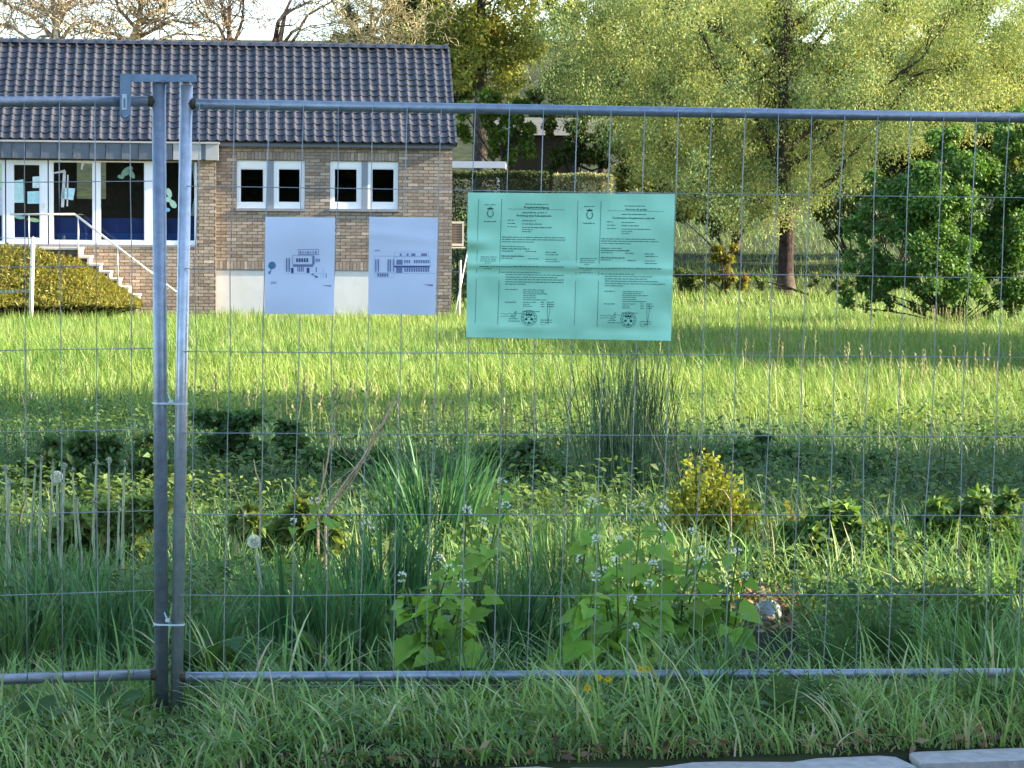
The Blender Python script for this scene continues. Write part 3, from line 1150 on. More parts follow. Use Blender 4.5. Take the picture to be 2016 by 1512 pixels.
# sprays: vertical hanging twigs with narrow leaves, clumped so gaps stay between them
def spray_crown(anchor_px, seed, ncl, per, leaf, col, col2, drop=(.5, 1.3), ydep=3.0, y0=WY, rad=.42):
    r = np.random.default_rng(seed)
    P = []; C = []; A = []
    for (a, b) in anchor_px(r, ncl):
        yd = y0 + r.normal(0, ydep)
        c0 = pxv(a, b, yd)
        L = r.uniform(*drop)
        n = int(per * r.uniform(.6, 1.4))
        t = r.random(n)
        th = rad * r.uniform(.6, 1.3)
        p = c0 + np.stack([r.normal(0, th, n), r.normal(0, th, n), -t * L + r.normal(0, .15, n)], 1)
        P.append(p)
        base = np.array(col) * (1 - 0) if r.random() < .6 else np.array(col2)
        C.append(jit(base * r.uniform(.85, 1.15), n, .12, .05, r))
        A.append(norm(np.stack([r.normal(0, .7, n), r.normal(0, .7, n), -.8 + r.normal(0, .6, n)], 1)))
    P = np.concatenate(P); C = np.concatenate(C); A = np.concatenate(A)
    nm = norm(r.standard_normal(P.shape) * .75 + np.array([.5, -.6, .45]))
    ln = leaf * r.uniform(.6, 1.4, len(P))
    return inst(DIAMOND, P, A, nm, ln, ln * .42, C.clip(.005, .9))


def willow_anchor(r, n):
    k = 0
    while k < n:
        a = r.uniform(1070, 2120); b = r.uniform(-330, 470)
        if b < -30 and r.random() < .75: continue
        # lower outline of the crown as photographed
        low = np.interp(a, [1070, 1150, 1250, 1330, 1420, 1500, 1600, 1700, 1760, 1900, 2016, 2120], [170, 270, 350, 420, 460, 470, 425, 345, 320, 275, 235, 200])
        if b > low - 48 + r.normal(0, 14): continue
        if abs(a - 1546) < 34 and b > -100 and not (340 < b < 440) and r.random() < .85: continue
        if vnoise(a, b, 30, 4) + .3 * vnoise(a, b, 13, 8) < -.05 and r.random() < .94: continue
        yield a, b
        k += 1


crown = spray_crown(willow_anchor, 21, 1750, 155, .088, (.33, .365, .11), (.19, .27, .11), drop=(.35, 1.1), ydep=2.4, rad=.34)
tree_obj('willow_tree', wb_, 'large pale yellow-green willow with a dark upright trunk', 'tree', None, tk, crown)

# ---- tall narrow yellow-green tree behind the roof's end ---------
TY = 88.0
b0 = np.array(at_y(945, 370, TY)); b0[2] = float(gz(b0[0], TY)) - .05
tr = [b0, pxv(944, 320, TY), pxv(944, 230, TY), pxv(948, 150, TY), pxv(946, 60, TY), pxv(950, -60, TY), pxv(948, -250, TY)]
segs = poly_segs(tr, [.32, .28, .25, .22, .18, .14, .06])
r = np.random.default_rng(12)
for k in range(16):
    a0 = r.uniform(-150, 190)
    q = pxv(946, a0, TY)
    sgn = r.choice([-1, 1])
    branch_set(q, (sgn * .8, r.normal(0, .6), .5), r.uniform(1, 2), .05, 1, r, segs, .6, .25, 0.0, (1, 2), .6, 4)
tk = seg_mesh(segs, (.10, .085, .075), 6, .2, 4)
cl = []; cr = []
while len(cl) < 260:
    a = r.uniform(830, 1080); b = r.uniform(-320, 215)
    lowb = np.interp(a, [830, 880, 930, 960, 1000, 1040, 1080], [85, 150, 165, 130, 200, 120, 60])
    if b > lowb: continue
    if a > 1055 and b < 60: continue
    cl.append(pxv(a, b, TY + r.normal(0, 1.5))); cr.append(r.uniform(.35, .75))
crown = volume_leaves(cl, cr, 42000, .17, (.27, .30, .065), seed=5, droop=.5, wr=.5, shell=.1)
tree_obj('yellow_green_tree', b0, 'tall yellow-green tree with a straight grey trunk beyond the roof end', 'tree', None, tk, crown)


# ---- other leafy trees of the background -------------------------
def leafy_tree(name, label, bx, by, y, blobs, n, size, col, seed, trunk_r=.25, group='trees of the wooded background', tcol=(.06, .05, .04), shell=.25, droop=.3):
    """blobs: (px, py, radius in pixels)"""
    r = np.random.default_rng(seed)
    base = np.array(at_y(bx, by, y)); base[2] = float(gz(base[0], y)) - .05
    sc = y / F
    cl = []; cr = []
    segs = []
    topb = min(b[1] for b in blobs)
    tp = pxv(np.mean([b[0] for b in blobs]), topb + 20, y)
    mid = (base * .45 + tp * .55) + r.normal(0, .15, 3)
    segs += poly_segs([base, base * .7 + mid * .3 + r.normal(0, .05, 3), mid, tp], [trunk_r, trunk_r * .85, trunk_r * .6, trunk_r * .2])
    for (a, b, R) in blobs:
        c = pxv(a, b, y + r.normal(0, R * sc * .5))
        # limb towards each clump
        t0 = r.uniform(.35, .8)
        st = base * (1 - t0) + tp * t0
        segs += poly_segs([st, (st + c) / 2 + r.normal(0, .12, 3), c], [trunk_r * .35, trunk_r * .22, .02])
        m = max(4, int(R / 7))
        for _ in range(m):
            d = norm(r.standard_normal(3)) * R * sc * r.uniform(.35, 1.0)
            cl.append(c + d); cr.append(R * sc * r.uniform(.22, .42))
    cd_ = volume_leaves(cl, cr, n, size, col, seed=seed, shell=shell, droop=droop, wr=.6)
    return tree_obj(name, base, label, 'tree', group, seg_mesh(segs, tcol, 6, .2, seed), cd_)


leafy_tree('evergreen_tree', 'dark evergreen tree rising behind the roof ridge beside the bare trees', 800, 380, 96,
           [(840, 40, 60), (790, 75, 45), (720, 90, 40), (860, 100, 45), (820, -30, 70), (760, -20, 45), (870, -60, 60), (850, 160, 40), (700, 40, 28), (668, 80, 25), (900, 190, 40)], 22000, .20, (.085, .135, .035), 31)
leafy_tree('broadleaf_tree', 'dark green broadleaf tree between the yellow-green tree and the willow', 1170, 380, 98,
           [(1170, 60, 80), (1240, 120, 80), (1120, 150, 60), (1180, 210, 70), (1260, 40, 80), (1300, 180, 70), (1120, 230, 50), (1200, -50, 90), (1310, -30, 80), (1340, 90, 70), (1060, 210, 40), (1095, 20, 30)], 42000, .22, (.115, .175, .05), 32)
leafy_tree('young_maple', 'low bright green tree in front of the shed', 985, 345, 84,
           [(980, 250, 35), (1005, 270, 28), (960, 200, 35), (1020, 220, 32), (985, 290, 22), (915, 260, 28), (910, 215, 25), (1035, 255, 24), (1045, 290, 20), (1010, 310, 18)], 9500, .16, (.15, .23, .04), 33, .12)
leafy_tree('ivy_clad_tree', 'dark ivy clad tree standing above the lit hedge', 1130, 350, 86,
           [(1140, 280, 38), (1150, 310, 32), (1110, 300, 30), (1190, 270, 40), (1210, 320, 40), (1130, 240, 30), (1085, 255, 24), (1090, 325, 24), (1075, 225, 24)], 12000, .14, (.09, .13, .04), 34, .16)
leafy_tree('olive_tree', 'grey-green tree filling the gap under the willow near the hedge', 1290, 430, 90,
           [(1270, 320, 55), (1330, 300, 60), (1260, 380, 50), (1340, 380, 60), (1400, 340, 55), (1220, 360, 40), (1420, 410, 45), (1310, 430, 40), (1300, 250, 50)], 20000, .15, (.22, .25, .08), 35, .18)
leafy_tree('woodland_oak', 'tall dark woodland tree behind the right side of the willow', 1800, 420, 104,
           [(1800, 250, 110), (1700, 200, 100), (1900, 180, 110), (1650, 300, 90), (1980, 280, 100), (1750, 100, 110), (1880, 60, 110), (2040, 120, 110), (1780, 340, 80), (1600, 150, 90), (1950, 350, 80)], 46000, .27, (.12, .175, .05), 36)
leafy_tree('woodland_ash', 'tall dark woodland tree behind the left side of the willow', 1450, 420, 106,
           [(1450, 150, 110), (1380, 220, 100), (1500, 250, 100), (1420, 320, 90), (1540, 330, 80), (1400, 80, 110), (1500, 30, 110), (1580, 250, 80), (1330, 330, 80), (1330, 20, 90)], 42000, .27, (.11, .165, .05), 37)


leafy_tree('woodland_beech', 'tall dark woodland tree beyond the hazel bush', 2180, 430, 100,
           [(2150, 250, 110), (2250, 200, 110), (2120, 360, 80), (2220, 330, 90), (2180, 100, 110), (2300, 300, 90)], 14000, .32, (.12, .175, .05), 38)


# ---- shrubs -------------------------------------------------------
def shrub(name, label, base, blobs, n, size, col, seed, y, tmpl=LEAF6, wr=.75, group=None, stems=12, scol=(.06, .05, .035), shell=.35, cat='shrub', droop=.25, var=.22, squash=.85):
    r = np.random.default_rng(seed)
    base = np.array(base, float)
    sc = y / F
    cl = []; cr = []; segs = []
    for (a, b, R) in blobs:
        c = pxv(a, b, y + r.normal(0, R * sc * .35))
        m = max(3, int(R / 6))
        for _ in range(m):
            d = norm(r.standard_normal(3)) * R * sc * r.uniform(.2, 1.0)
            q = c + d
            q[2] = max(q[2], base[2] + .03)
            cl.append(q); cr.append(R * sc * r.uniform(.2, .42))
    for k in range(stems):
        q = cl[r.integers(len(cl))]
        st = base + np.array([r.normal(0, .08), r.normal(0, .08), 0])
        md = (st + q) / 2 + r.normal(0, .06, 3)
        segs += poly_segs([st, md, q], [.022 * y / 60, .016 * y / 60, .006 * y / 60])
    e = empty(name, base, label, cat, group)
    v, t, c = seg_mesh(segs, scol, 5, .2, seed)
    link('stems', tri_mesh('stems', v - base, t, M['bark'], c, smooth=True), e)
    v, t, c = volume_leaves(cl, cr, n, size, col, tmpl, droop, wr, seed, shell, squash, var)
    v[:, 2] = np.maximum(v[:, 2], gz(v[:, 0], v[:, 1]) + .005)
    o = link('foliage', tri_mesh('foliage', v - base, t, M['leaf'], c), e)
    tag(o, kind='stuff')
    return e


HY = 57.0
hb = np.array(at_y(1880, 610, HY)); hb[2] = float(gz(hb[0], HY)) - .02
shrub('hazel_bush', 'big dense hazel bush with bright green leaves right of the willow trunk', hb,
      [(1760, 420, 70), (1700, 500, 50), (1760, 540, 60), (1850, 400, 90), (1850, 500, 90), (1930, 330, 80), (1960, 450, 90), (2020, 380, 90), (2040, 500, 100), (1900, 570, 50), (1980, 580, 50), (1800, 350, 50), (1680, 560, 34), (1720, 575, 36), (1660, 590, 22), (1690, 450, 40), (1740, 370, 45), (1870, 300, 55), (1990, 260, 60), (2060, 300, 60), (1830, 585, 35), (2080, 580, 50), (1670, 598, 20), (1710, 600, 22), (1755, 602, 24), (1800, 604, 24), (1850, 606, 24), (1900, 606, 24), (1950, 606, 26), (2000, 606, 26), (2050, 606, 26)],
      66000, .082, (.10, .205, .042), 41, HY, tmpl=DIAMOND, wr=.8, stems=26, shell=.2)
for (nm_, lb_, px_, py_, y_, blobs, n, col, sd) in (
    ('golden_shrub', 'small golden leaved shrub at the left of the willow trunk', 1420, 568, 82.0, [(1415, 505, 22), (1430, 530, 26), (1400, 550, 24), (1445, 505, 18), (1450, 552, 24), (1425, 562, 18)], 4200, (.27, .25, .04), 51),
    ('dark_shrub', 'low dark green shrub between the green notice and the golden shrub', 1370, 570, 83.5, [(1345, 540, 26), (1368, 556, 20), (1350, 565, 16), (1385, 560, 16)], 2600, (.11, .16, .045), 52),
    ('low_bush', 'low lit bush at the right foot of the willow', 1610, 575, 81.5, [(1610, 556, 16), (1640, 560, 16), (1670, 556, 18), (1500, 560, 14)], 2200, (.17, .22, .07), 54)):
    b_ = np.array(at_y(px_, py_, y_)); b_[2] = float(gz(b_[0], y_)) - .02
    shrub(nm_, lb_, b_, blobs, n, .10, col, sd, y_, tmpl=DIAMOND, wr=.6, group='shrubs around the willow foot', stems=7)

for k, (px_, y_, blobs, col) in enumerate(((1680, 98, [(1690, 400, 50), (1640, 390, 50), (1720, 440, 45), (1600, 400, 45), (1660, 450, 36), (1620, 340, 50)], (.10, .155, .04)), (1430, 102, [(1450, 390, 50), (1500, 380, 50), (1390, 410, 45), (1340, 420, 40), (1540, 400, 45), (1420, 440, 36), (1330, 360, 45)], (.10, .15, .045)), (1760, 95, [(1750, 440, 50), (1800, 400, 60), (1720, 380, 50), (1850, 420, 60)], (.085, .13, .035)))):
    b_ = np.array(at_y(px_, 520, y_)); b_[2] = float(gz(b_[0], y_)) - .02
    shrub('thicket', ('leafy thicket behind the willow and left of the hazel', 'grey-green thicket behind the willow trunk', 'dark thicket behind the hazel bush')[k], b_, blobs, 6500, .13, col, 57 + k, y_, tmpl=DIAMOND, wr=.7, group='thickets behind the willow')

# hedges
def hedge(name, label, a, b, top, bot, y, dep, n, col, seed, group='clipped hedges'):
    r = np.random.default_rng(seed)
    p0 = pxv(a, bot, y); p1 = pxv(b, bot, y); zt = pxv(a, top, y)[2]
    zb = min(float(gz(p0[0], y)), float(gz(p1[0], y))) - .05
    base = np.array([(p0[0] + p1[0]) / 2, y + dep / 2, zb])
    L = p1[0] - p0[0]; Hh = zt - zb
    e = empty(name, base, label, 'hedge', group)
    f = r.random(n)
    x = r.uniform(-L / 2, L / 2, n); yy = r.uniform(-dep / 2, dep / 2, n); z = r.uniform(0, Hh, n)
    yy = np.where(f < .55, -dep / 2 + np.abs(r.normal(0, .06, n)), yy)
    z = np.where(f > .75, Hh - np.abs(r.normal(0, .07, n)), z)
    x = np.where((f > .55) & (f < .65), np.where(r.random(n) < .5, -L / 2, L / 2), x)
    z += .05 * vnoise(x, yy, .5, seed) * (z > Hh * .8)
    pos = np.stack([x, yy, z], 1)
    ax = norm(r.standard_normal((n, 3)) + np.array([0, -.3, .3]))
    nm = norm(r.standard_normal((n, 3)) + np.array([0, -.9, .5]))
    ln = .075 * r.uniform(.7, 1.4, n)
    v, t, c = inst(DIAMOND, pos, ax, nm, ln, ln * .65, jit(col, n, .22, .07, r))
    o = link('foliage', tri_mesh('foliage', v, t, M['leaf'], c), e); tag(o, kind='stuff')
    segs = []
    for k in range(int(L / .35) + 1):
        xx = -L / 2 + .1 + k * .35
        segs += poly_segs([(xx, 0, -.1), (xx + r.normal(0, .05), 0, Hh * .5), (xx + r.normal(0, .15), r.normal(0, .1), Hh * .9)], [.03, .025, .01])
    v, t, c = seg_mesh(segs, (.05, .04, .03), 5, .2, seed)
    link('stems', tri_mesh('stems', v, t, M['bark'], c), e)


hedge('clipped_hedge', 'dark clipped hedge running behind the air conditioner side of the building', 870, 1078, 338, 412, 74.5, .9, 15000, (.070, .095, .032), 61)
hedge('clipped_hedge', 'clipped hedge under the ivy clad tree, sunlight put into its pale leaf colour', 1092, 1205, 344, 410, 74, .9, 9000, (.24, .25, .12), 62)  # paler leaf colour than the neighbouring hedge stands in for sunlight

# juniper mound in front of the wing
JY = 57.2
outl = [(-160, 468), (0, 483), (70, 487), (140, 504), (200, 542), (262, 588), (285, 600)]
r = np.random.default_rng(71)
n = 26000
a = r.uniform(-160, 272, n)
tp_ = np.interp(a, [q[0] for q in outl], [q[1] for q in outl])
u = r.random(n) ** .8
bpy_ = tp_ + (604 - tp_) * u
yy = JY + (1 - u) * 3.0 - .3 + r.normal(0, .1, n) + .15 * vnoise(a, bpy_, 30, 3)
ds = [ray(aa, bb) for aa, bb in zip(a, bpy_)]
pos = np.array([np.array(EYE + d * (y_ / d.y)) for d, y_ in zip(ds, yy)])
jb = np.array(at_y(60, 600, JY)); jb[2] = float(gz(jb[0], JY)) - .02
ax = norm(np.stack([r.normal(.5, .6, n), r.normal(-.5, .4, n), r.normal(.35, .35, n)], 1))
nm = norm(r.standard_normal((n, 3)) * .6 + np.array([.2, -.5, .8]))
ln = .11 * r.uniform(.6, 1.5, n)
cc = jit((.25, .235, .055), n, .18, .06, r)
je = empty('juniper_mound', jb, 'spreading golden-olive juniper mound below the glass door', 'shrub')
v, t, c = inst(DIAMOND, pos, ax, nm, ln, ln * .32, cc)
o = link('foliage', tri_mesh('foliage', v - jb, t, M['leaf'], c), je); tag(o, kind='stuff')
segs = []
for k in range(40):
    q = pos[r.integers(n)]
    st = jb + np.array([r.uniform(-2.5, 1.5), r.uniform(0, .8), 0])
    segs += poly_segs([st, (st + q) / 2 + np.array([0, .2, -.05]), q + np.array([0, .1, -.05])], [.04, .03, .01])
v, t, c = seg_mesh(segs, (.06, .045, .03), 5, .2, 72)
link('stems', tri_mesh('stems', v - jb, t, M['bark'], c), je)

# ---- bare trees behind the roof ----------------------------------
def bare_tree(label, spec, y, seed, col, wig, kids, extra=None, depth=3, rr=.2):
    """spec: list of limb polylines in pixels with start radius"""
    r = np.random.default_rng(seed)
    a0, b0_ = spec[0][0][0]
    base = np.array(at_y(a0, 300, y)); base[2] = float(gz(base[0], y)) - .05
    first = pxv(*spec[0][0][0], y)
    segs = poly_segs([base, base * .5 + first * .5 + r.normal(0, .1, 3), first], [rr * 1.3, rr * 1.1, spec[0][1]])
    for pl, r0 in spec:
        pts = [pxv(a, b, y + r.normal(0, .25)) for a, b in pl]
        rads = list(np.linspace(r0, r0 * .35, len(pts)))
        segs += poly_segs(pts, rads)
        if pl is not spec[0][0]:
            segs += poly_segs([first - np.array([0, 0, .8]), pts[0]], [rr * .8, r0])
        for i in range(1, len(pts)):
            for _ in range(kids):
                k0 = r.random()
                st = pts[i - 1] * (1 - k0) + pts[i] * k0
                d = norm(pts[i] - pts[i - 1]) + r.standard_normal(3) * .9
                branch_set(st, d, r.uniform(.9, 1.8), max(.028, rads[i] * .5), depth - 1, r, segs, .75, wig, .02, (3, 5), .62, 5)
    e = empty('bare_tree', base, label, 'tree', 'leafless trees behind the roof')
    segs = [(p_, q_, max(ra, .011), max(rb, .009)) for p_, q_, ra, rb in segs]
    v, t, c = seg_mesh(segs, col, 3, .2, seed)
    link('branches', tri_mesh('branches', v - base, t, M['bark'], c, smooth=True), e)


BYD = 84.0
bare_tree('bare crooked tree with tangled tan twigs at the far left of the roof', [
    ([(110, 84), (112, 40), (105, 0), (110, -60)], .17), ([(118, 80), (140, 50), (180, 40), (230, 60)], .09), ([(105, 75), (60, 30), (20, 10), (-30, -10)], .09),
    ([(110, 40), (70, 5), (30, -30)], .07), ([(60, 80), (20, 50), (-40, 40)], .07), ([(112, 30), (150, -10), (190, -50)], .08)], BYD, 81, (.46, .36, .23), .42, 6)
bare_tree('bare tree with a dense tan tangle of twigs above the roof centre', [
    ([(258, 84), (275, 45), (278, 0), (285, -70)], .15), ([(262, 80), (300, 60), (340, 40), (390, 50)], .08), ([(255, 80), (220, 65), (180, 60), (140, 70)], .08),
    ([(275, 45), (310, 20), (350, -20)], .08), ([(270, 60), (235, 20), (220, -30)], .09), ([(300, 84), (350, 66), (400, 70)], .06)], BYD + 1, 82, (.46, .35, .20), .42, 7)
bare_tree('slender bare tree with reddish stems forking above the ridge', [
    ([(455, 84), (450, 50), (452, 0), (448, -60)], .10), ([(462, 84), (478, 40), (480, 0), (500, -50)], .07), ([(445, 84), (430, 50), (390, 20), (360, -20)], .07),
    ([(450, 60), (440, 20), (425, -20)], .06)], BYD + 2, 83, (.34, .22, .145), .3, 4)
bare_tree('bare tree with a wide fork against the white sky', [
    ([(541, 86), (548, 45), (562, 25), (578, -10), (590, -60)], .10), ([(556, 86), (572, 66), (590, 55), (605, 30), (640, 10), (700, -20)], .08),
    ([(590, 60), (615, 50), (630, 55)], .03), ([(562, 25), (600, 8), (640, -20)], .06)], BYD + 3, 84, (.30, .185, .125), .22, 1)
bare_tree('gnarled bare tree with pale mossy twigs in front of the evergreen', [
    ([(720, 86), (735, 50), (730, 10), (740, -50)], .09), ([(725, 80), (690, 50), (665, 20), (640, -20)], .06), ([(735, 60), (780, 40), (820, 45)], .06),
    ([(730, 80), (770, 70), (810, 75)], .05), ([(735, 40), (770, 10), (800, -20)], .06), ([(715, 84), (680, 75), (640, 80)], .04)], BYD - 1, 85, (.50, .42, .22), .5, 6)

# ---- unseen trees and thickets at the right, put there to cast foreground and meadow shade
def conifer(q, p, h, rad, seed, name='shade_cypress', label=None, group='unseen cypresses added for shade'):
    r = np.random.default_rng(seed)
    x = p * math.sin(SUN_AZ) + q * math.cos(SUN_AZ); y = -p * math.cos(SUN_AZ) + q * math.sin(SUN_AZ)
    base = np.array([x, y, -.1])
    n = 2600
    z = h * (1 - r.random(n) ** .75) + .1
    rr = rad * np.interp(z / h, [0, .12, .75, .93, 1], [.8, 1, .95, .6, .05]) * np.sqrt(r.uniform(.15, 1, n)) * (1 + .1 * r.standard_normal(n))
    a = r.uniform(0, 2 * np.pi, n)
    pos = np.stack([rr * np.cos(a), rr * np.sin(a), z], 1)
    ax = norm(np.stack([np.cos(a) * .5, np.sin(a) * .5, np.ones(n)], 1) + r.standard_normal((n, 3)) * .3)
    nm = norm(np.stack([np.cos(a), np.sin(a), np.zeros(n)], 1) + r.standard_normal((n, 3)) * .5)
    ln = r.uniform(.7, 1.2, n)
    e = empty(name, base, label, 'tree', group)
    v, t, c = inst(DIAMOND, pos, ax, nm, ln * 1.15, ln * .8, jit((.04, .07, .025), n, .2, .05, r))
    o = link('crown', tri_mesh('crown', v, t, M['leaf'], c), e); tag(o, kind='stuff')
    v, t, c = seg_mesh(poly_segs([(0, 0, -.2), (.05, 0, h * .4), (0, 0, h * .93)], [.26, .18, .05]), (.08, .06, .045), 8, .1, seed)
    link('trunk', tri_mesh('trunk', v, t, M['bark'], c), e)


lab = 'unseen tall dark cypress added to shade the roadside'
qq = [-5.6, -3.8, -2.0, -.2, 1.6, 3.4, 5.2, 6.6, 7.6, 15.4]  # unseen row added to keep the foreground in shade
for k, q in enumerate(qq):
    conifer(q, 24 + (k % 3) * .8, 13.8 + (k * 37 % 5) * .35, 1.45 if q != 7.6 else 1.0, 200 + k, label=lab)


def side_poplar(q, p, zb, h, rad, n, seed, label):
    """unseen shadow caster: bare lower trunk, crown height set by where shade falls"""
    r = np.random.default_rng(seed)
    x = p * math.sin(SUN_AZ) + q * math.cos(SUN_AZ); y = -p * math.cos(SUN_AZ) + q * math.sin(SUN_AZ)
    zg = float(gz(x, y))
    e = empty('shade_tree', (x, y, zg), label, 'tree', 'unseen trees shading the foreground and meadow')
    d = norm(r.standard_normal((30, 3))) * r.uniform(.2, .9, (30, 1)) * np.array([rad, rad, (h - zb) / 2]) + np.array([0, 0, (h + zb) / 2])
    v, t, c = volume_leaves(d, r.uniform(.5, .9, 30), n, .60, (.05, .08, .02), DIAMOND, .3, .9, seed, .15)
    o = link('crown', tri_mesh('crown', v, t, M['leaf'], c), e); tag(o, kind='stuff')
    sg = poly_segs([(0, 0, -.2), (.1, 0, zb), (0, .1, h * .95)], [.24, .16, .05])
    for j in range(12):
        sg += poly_segs([(.08, 0, zb * .9 + (h - zb) * r.uniform(0, .4)), tuple(d[j])], [.07, .02])
    v, t, c = seg_mesh(sg, (.08, .065, .05), 6, .1, seed)
    link('trunk', tri_mesh('trunk', v, t, M['bark'], c), e)


side_poplar(21.8, 24, 10.4, 17.5, 4.4, 12000, 261, 'unseen tall tree beyond the cypress row, added for the far shade edge')  # unseen crown added to shape the slanting far edge of the shade
for k, (q_, lo, hi) in enumerate(((9.2, 8.2, 10.6), (11.3, 8.5, 11.0), (13.6, 9.3, 12.6))):  # unseen paired tiers, spaced to let sun patches through
    side_poplar(q_, 24, hi, 16.2, 1.35, 2600, 266 + k, ('unseen slender tree above a sun gap next to the last cypress', 'unseen middle one of three slender trees above the sun gaps', 'unseen slender tree above a sun gap before the lone cypress')[k])
    side_poplar(q_, 22.6, 1.2, lo - .25, 1.35, 3200, 276 + k, ('unseen bushy tree below a sun gap next to the last cypress', 'unseen middle one of three bushy trees below the sun gaps', 'unseen bushy tree below a sun gap before the lone cypress')[k])
for k, (q_, p_, lo, hi) in enumerate(((32.0, 16.0, 3.0, 5.4), (34.6, 16.8, 3.3, 6.2), (37.2, 17.0, 3.2, 6.4), (39.8, 17.6, 3.4, 6.9), (42.4, 17.0, 3.6, 6.4), (45.0, 17.6, 3.8, 7.2), (47.6, 17.2, 4.1, 6.4))):  # out-of-view row set to cast the shadow bands across the meadow
    side_poplar(q_, p_, lo - .3, hi + .4, 2.2, 5200, 280 + k, 'unseen small round crowned tree shading the right of the meadow')
for k, (x_, y_, h_, rd) in enumerate(((10.6, 36.6, 3.0, 1.3), (12.6, 35.6, 4.2, 1.6), (10.0, 33.8, 2.9, 1.3), (12.0, 32.6, 4.0, 1.5), (9.6, 31.0, 2.3, 1.1))):  # out-of-view thickets set to cast the nearer shadow bands
    r = np.random.default_rng(300 + k)
    zb = float(gz(x_, y_))
    e = empty('shade_thicket', (x_, y_, zb), 'unseen rounded thicket shading the right of the meadow', 'shrub', 'unseen thickets shading the meadow')
    d = norm(r.standard_normal((26, 3))) * rd * r.uniform(.3, .8, (26, 1)); d[:, 2] = d[:, 2] * .9 + h_ * .52
    v, t, c = volume_leaves(d, r.uniform(.4, .75, 26), 5200, .26, (.07, .12, .03), DIAMOND, .2, .9, 300 + k, .2)
    o = link('foliage', tri_mesh('foliage', v, t, M['leaf'], c), e); tag(o, kind='stuff')
    sg = []
    for m_i in range(10):
        sg += poly_segs([(0, 0, -.1), tuple(d[m_i] * .5), tuple(d[m_i])], [.07, .05, .015])
    v, t, c = seg_mesh(sg, (.06, .05, .035), 5, .1, k)
    link('stems', tri_mesh('stems', v, t, M['bark'], c), e)
# unseen hedge added behind the camera so the panes mirror dark foliage
r = np.random.default_rng(350)
for k, (xa, xb, hh) in enumerate(((-24, -13, 5.2), (-12.6, -3, 5.6), (-2.6, 8, 5.3), (8.4, 20, 5.4))):
    n = 4600
    e = empty('mirrored_hedge', ((xa + xb) / 2, -15.0, -.1), 'unseen long tall hedge added for the panes to mirror', 'hedge', 'unseen hedges mirrored in the panes')
    L = xb - xa
    pos = np.stack([r.uniform(-L / 2, L / 2, n), r.uniform(-.6, .6, n), hh * r.random(n)], 1)
    pos[:, 2] += .25 * vnoise(pos[:, 0], 0, 1.0, k) * (pos[:, 2] > hh * .7)
    ln = r.uniform(.25, .5, n)
    v, t, c = inst(DIAMOND, pos, norm(r.standard_normal((n, 3))), norm(r.standard_normal((n, 3)) * .6 + np.array([0, 1, .3])), ln * 1.9, ln * 1.5, jit((.045, .075, .025), n, .25, .06, r))
    o = link('foliage', tri_mesh('foliage', v, t, M['leaf'], c), e); tag(o, kind='stuff')
    sg = []
    for j in range(int(L / .8)):
        xx = -L / 2 + .4 + j * .8
        sg += poly_segs([(xx, 0, -.1), (xx + .05, 0, hh * .85)], [.05, .02])
    v, t, c = seg_mesh(sg, (.05, .04, .03), 5, .1, k)
    link('stems', tri_mesh('stems', v, t, M['bark'], c), e)

# ================================================================== FENCE
FYAW = math.radians(5.9)
FP = Vector((0, 7.69, 0))
FN = Vector((-math.sin(FYAW), math.cos(FYAW), 0))       # away from the camera


def fp(px, py, off=0.0):                 # point on the fence plane (off > 0: towards the camera)
    return on_plane(px, py, FP - FN * off, FN)


def extr(a, b, t):
    return a + (b - a) * t


fen_base = fp(350, 1405); fen_base.z = float(gz(fen_base.x, fen_base.y))
panel = empty('fence_panel', fen_base, 'galvanised wire mesh fence panel carrying the three notices', 'fence', 'temporary fence panels')
fl_base = fp(318, 1388); fl_base.z = float(gz(fl_base.x, fl_base.y))
panel2 = empty('fence_panel', fl_base, 'galvanised fence panel whose end post carries the hook bracket', 'fence', 'temporary fence panels')


def ftube(par, base, pts, rad, name, mat, n=12, smooth=True):
    return MB().tube([Vector(p) - Vector(base) for p in pts], rad, n).build(name, mat, par, smooth=smooth)


PR = (fp(367, 168), fp(347, 1418))
ftube(panel, fen_base, [PR[0], PR[1]], [.0185, .0185], 'post', M['steel_b'], 16)
T0, T1 = fp(378, 204.5), fp(2016, 232)
B0, B1 = fp(358, 1333), fp(2016, 1325)
LEN = 3.42
TE = T0 + (T1 - T0).normalized() * LEN; BE = B0 + (B1 - B0).normalized() * LEN
ftube(panel, fen_base, [T0, TE], .0155, 'rail', M['steel'])
ftube(panel, fen_base, [B0, BE], .0155, 'rail', M['steel'])
up = (TE - BE).normalized()
ftube(panel, fen_base, [BE - up * .1, TE + up * .06], .0185, 'post', M['steel_b'], 16)
# welded, rust-speckled joint where the rails meet the post
M['rust'] = mat_plain('weld_rust', (.075, .06, .04), .9, .2, .3, .5, 90)
for q in ((T0, 'weld'), (B0, 'weld')):
    d = (TE - T0).normalized()
    ftube(panel, fen_base, [q[0] - d * .012, q[0] - d * .002, q[0] + d * .014], [.017, .0185, .0150], 'weld', M['rust'], 10)
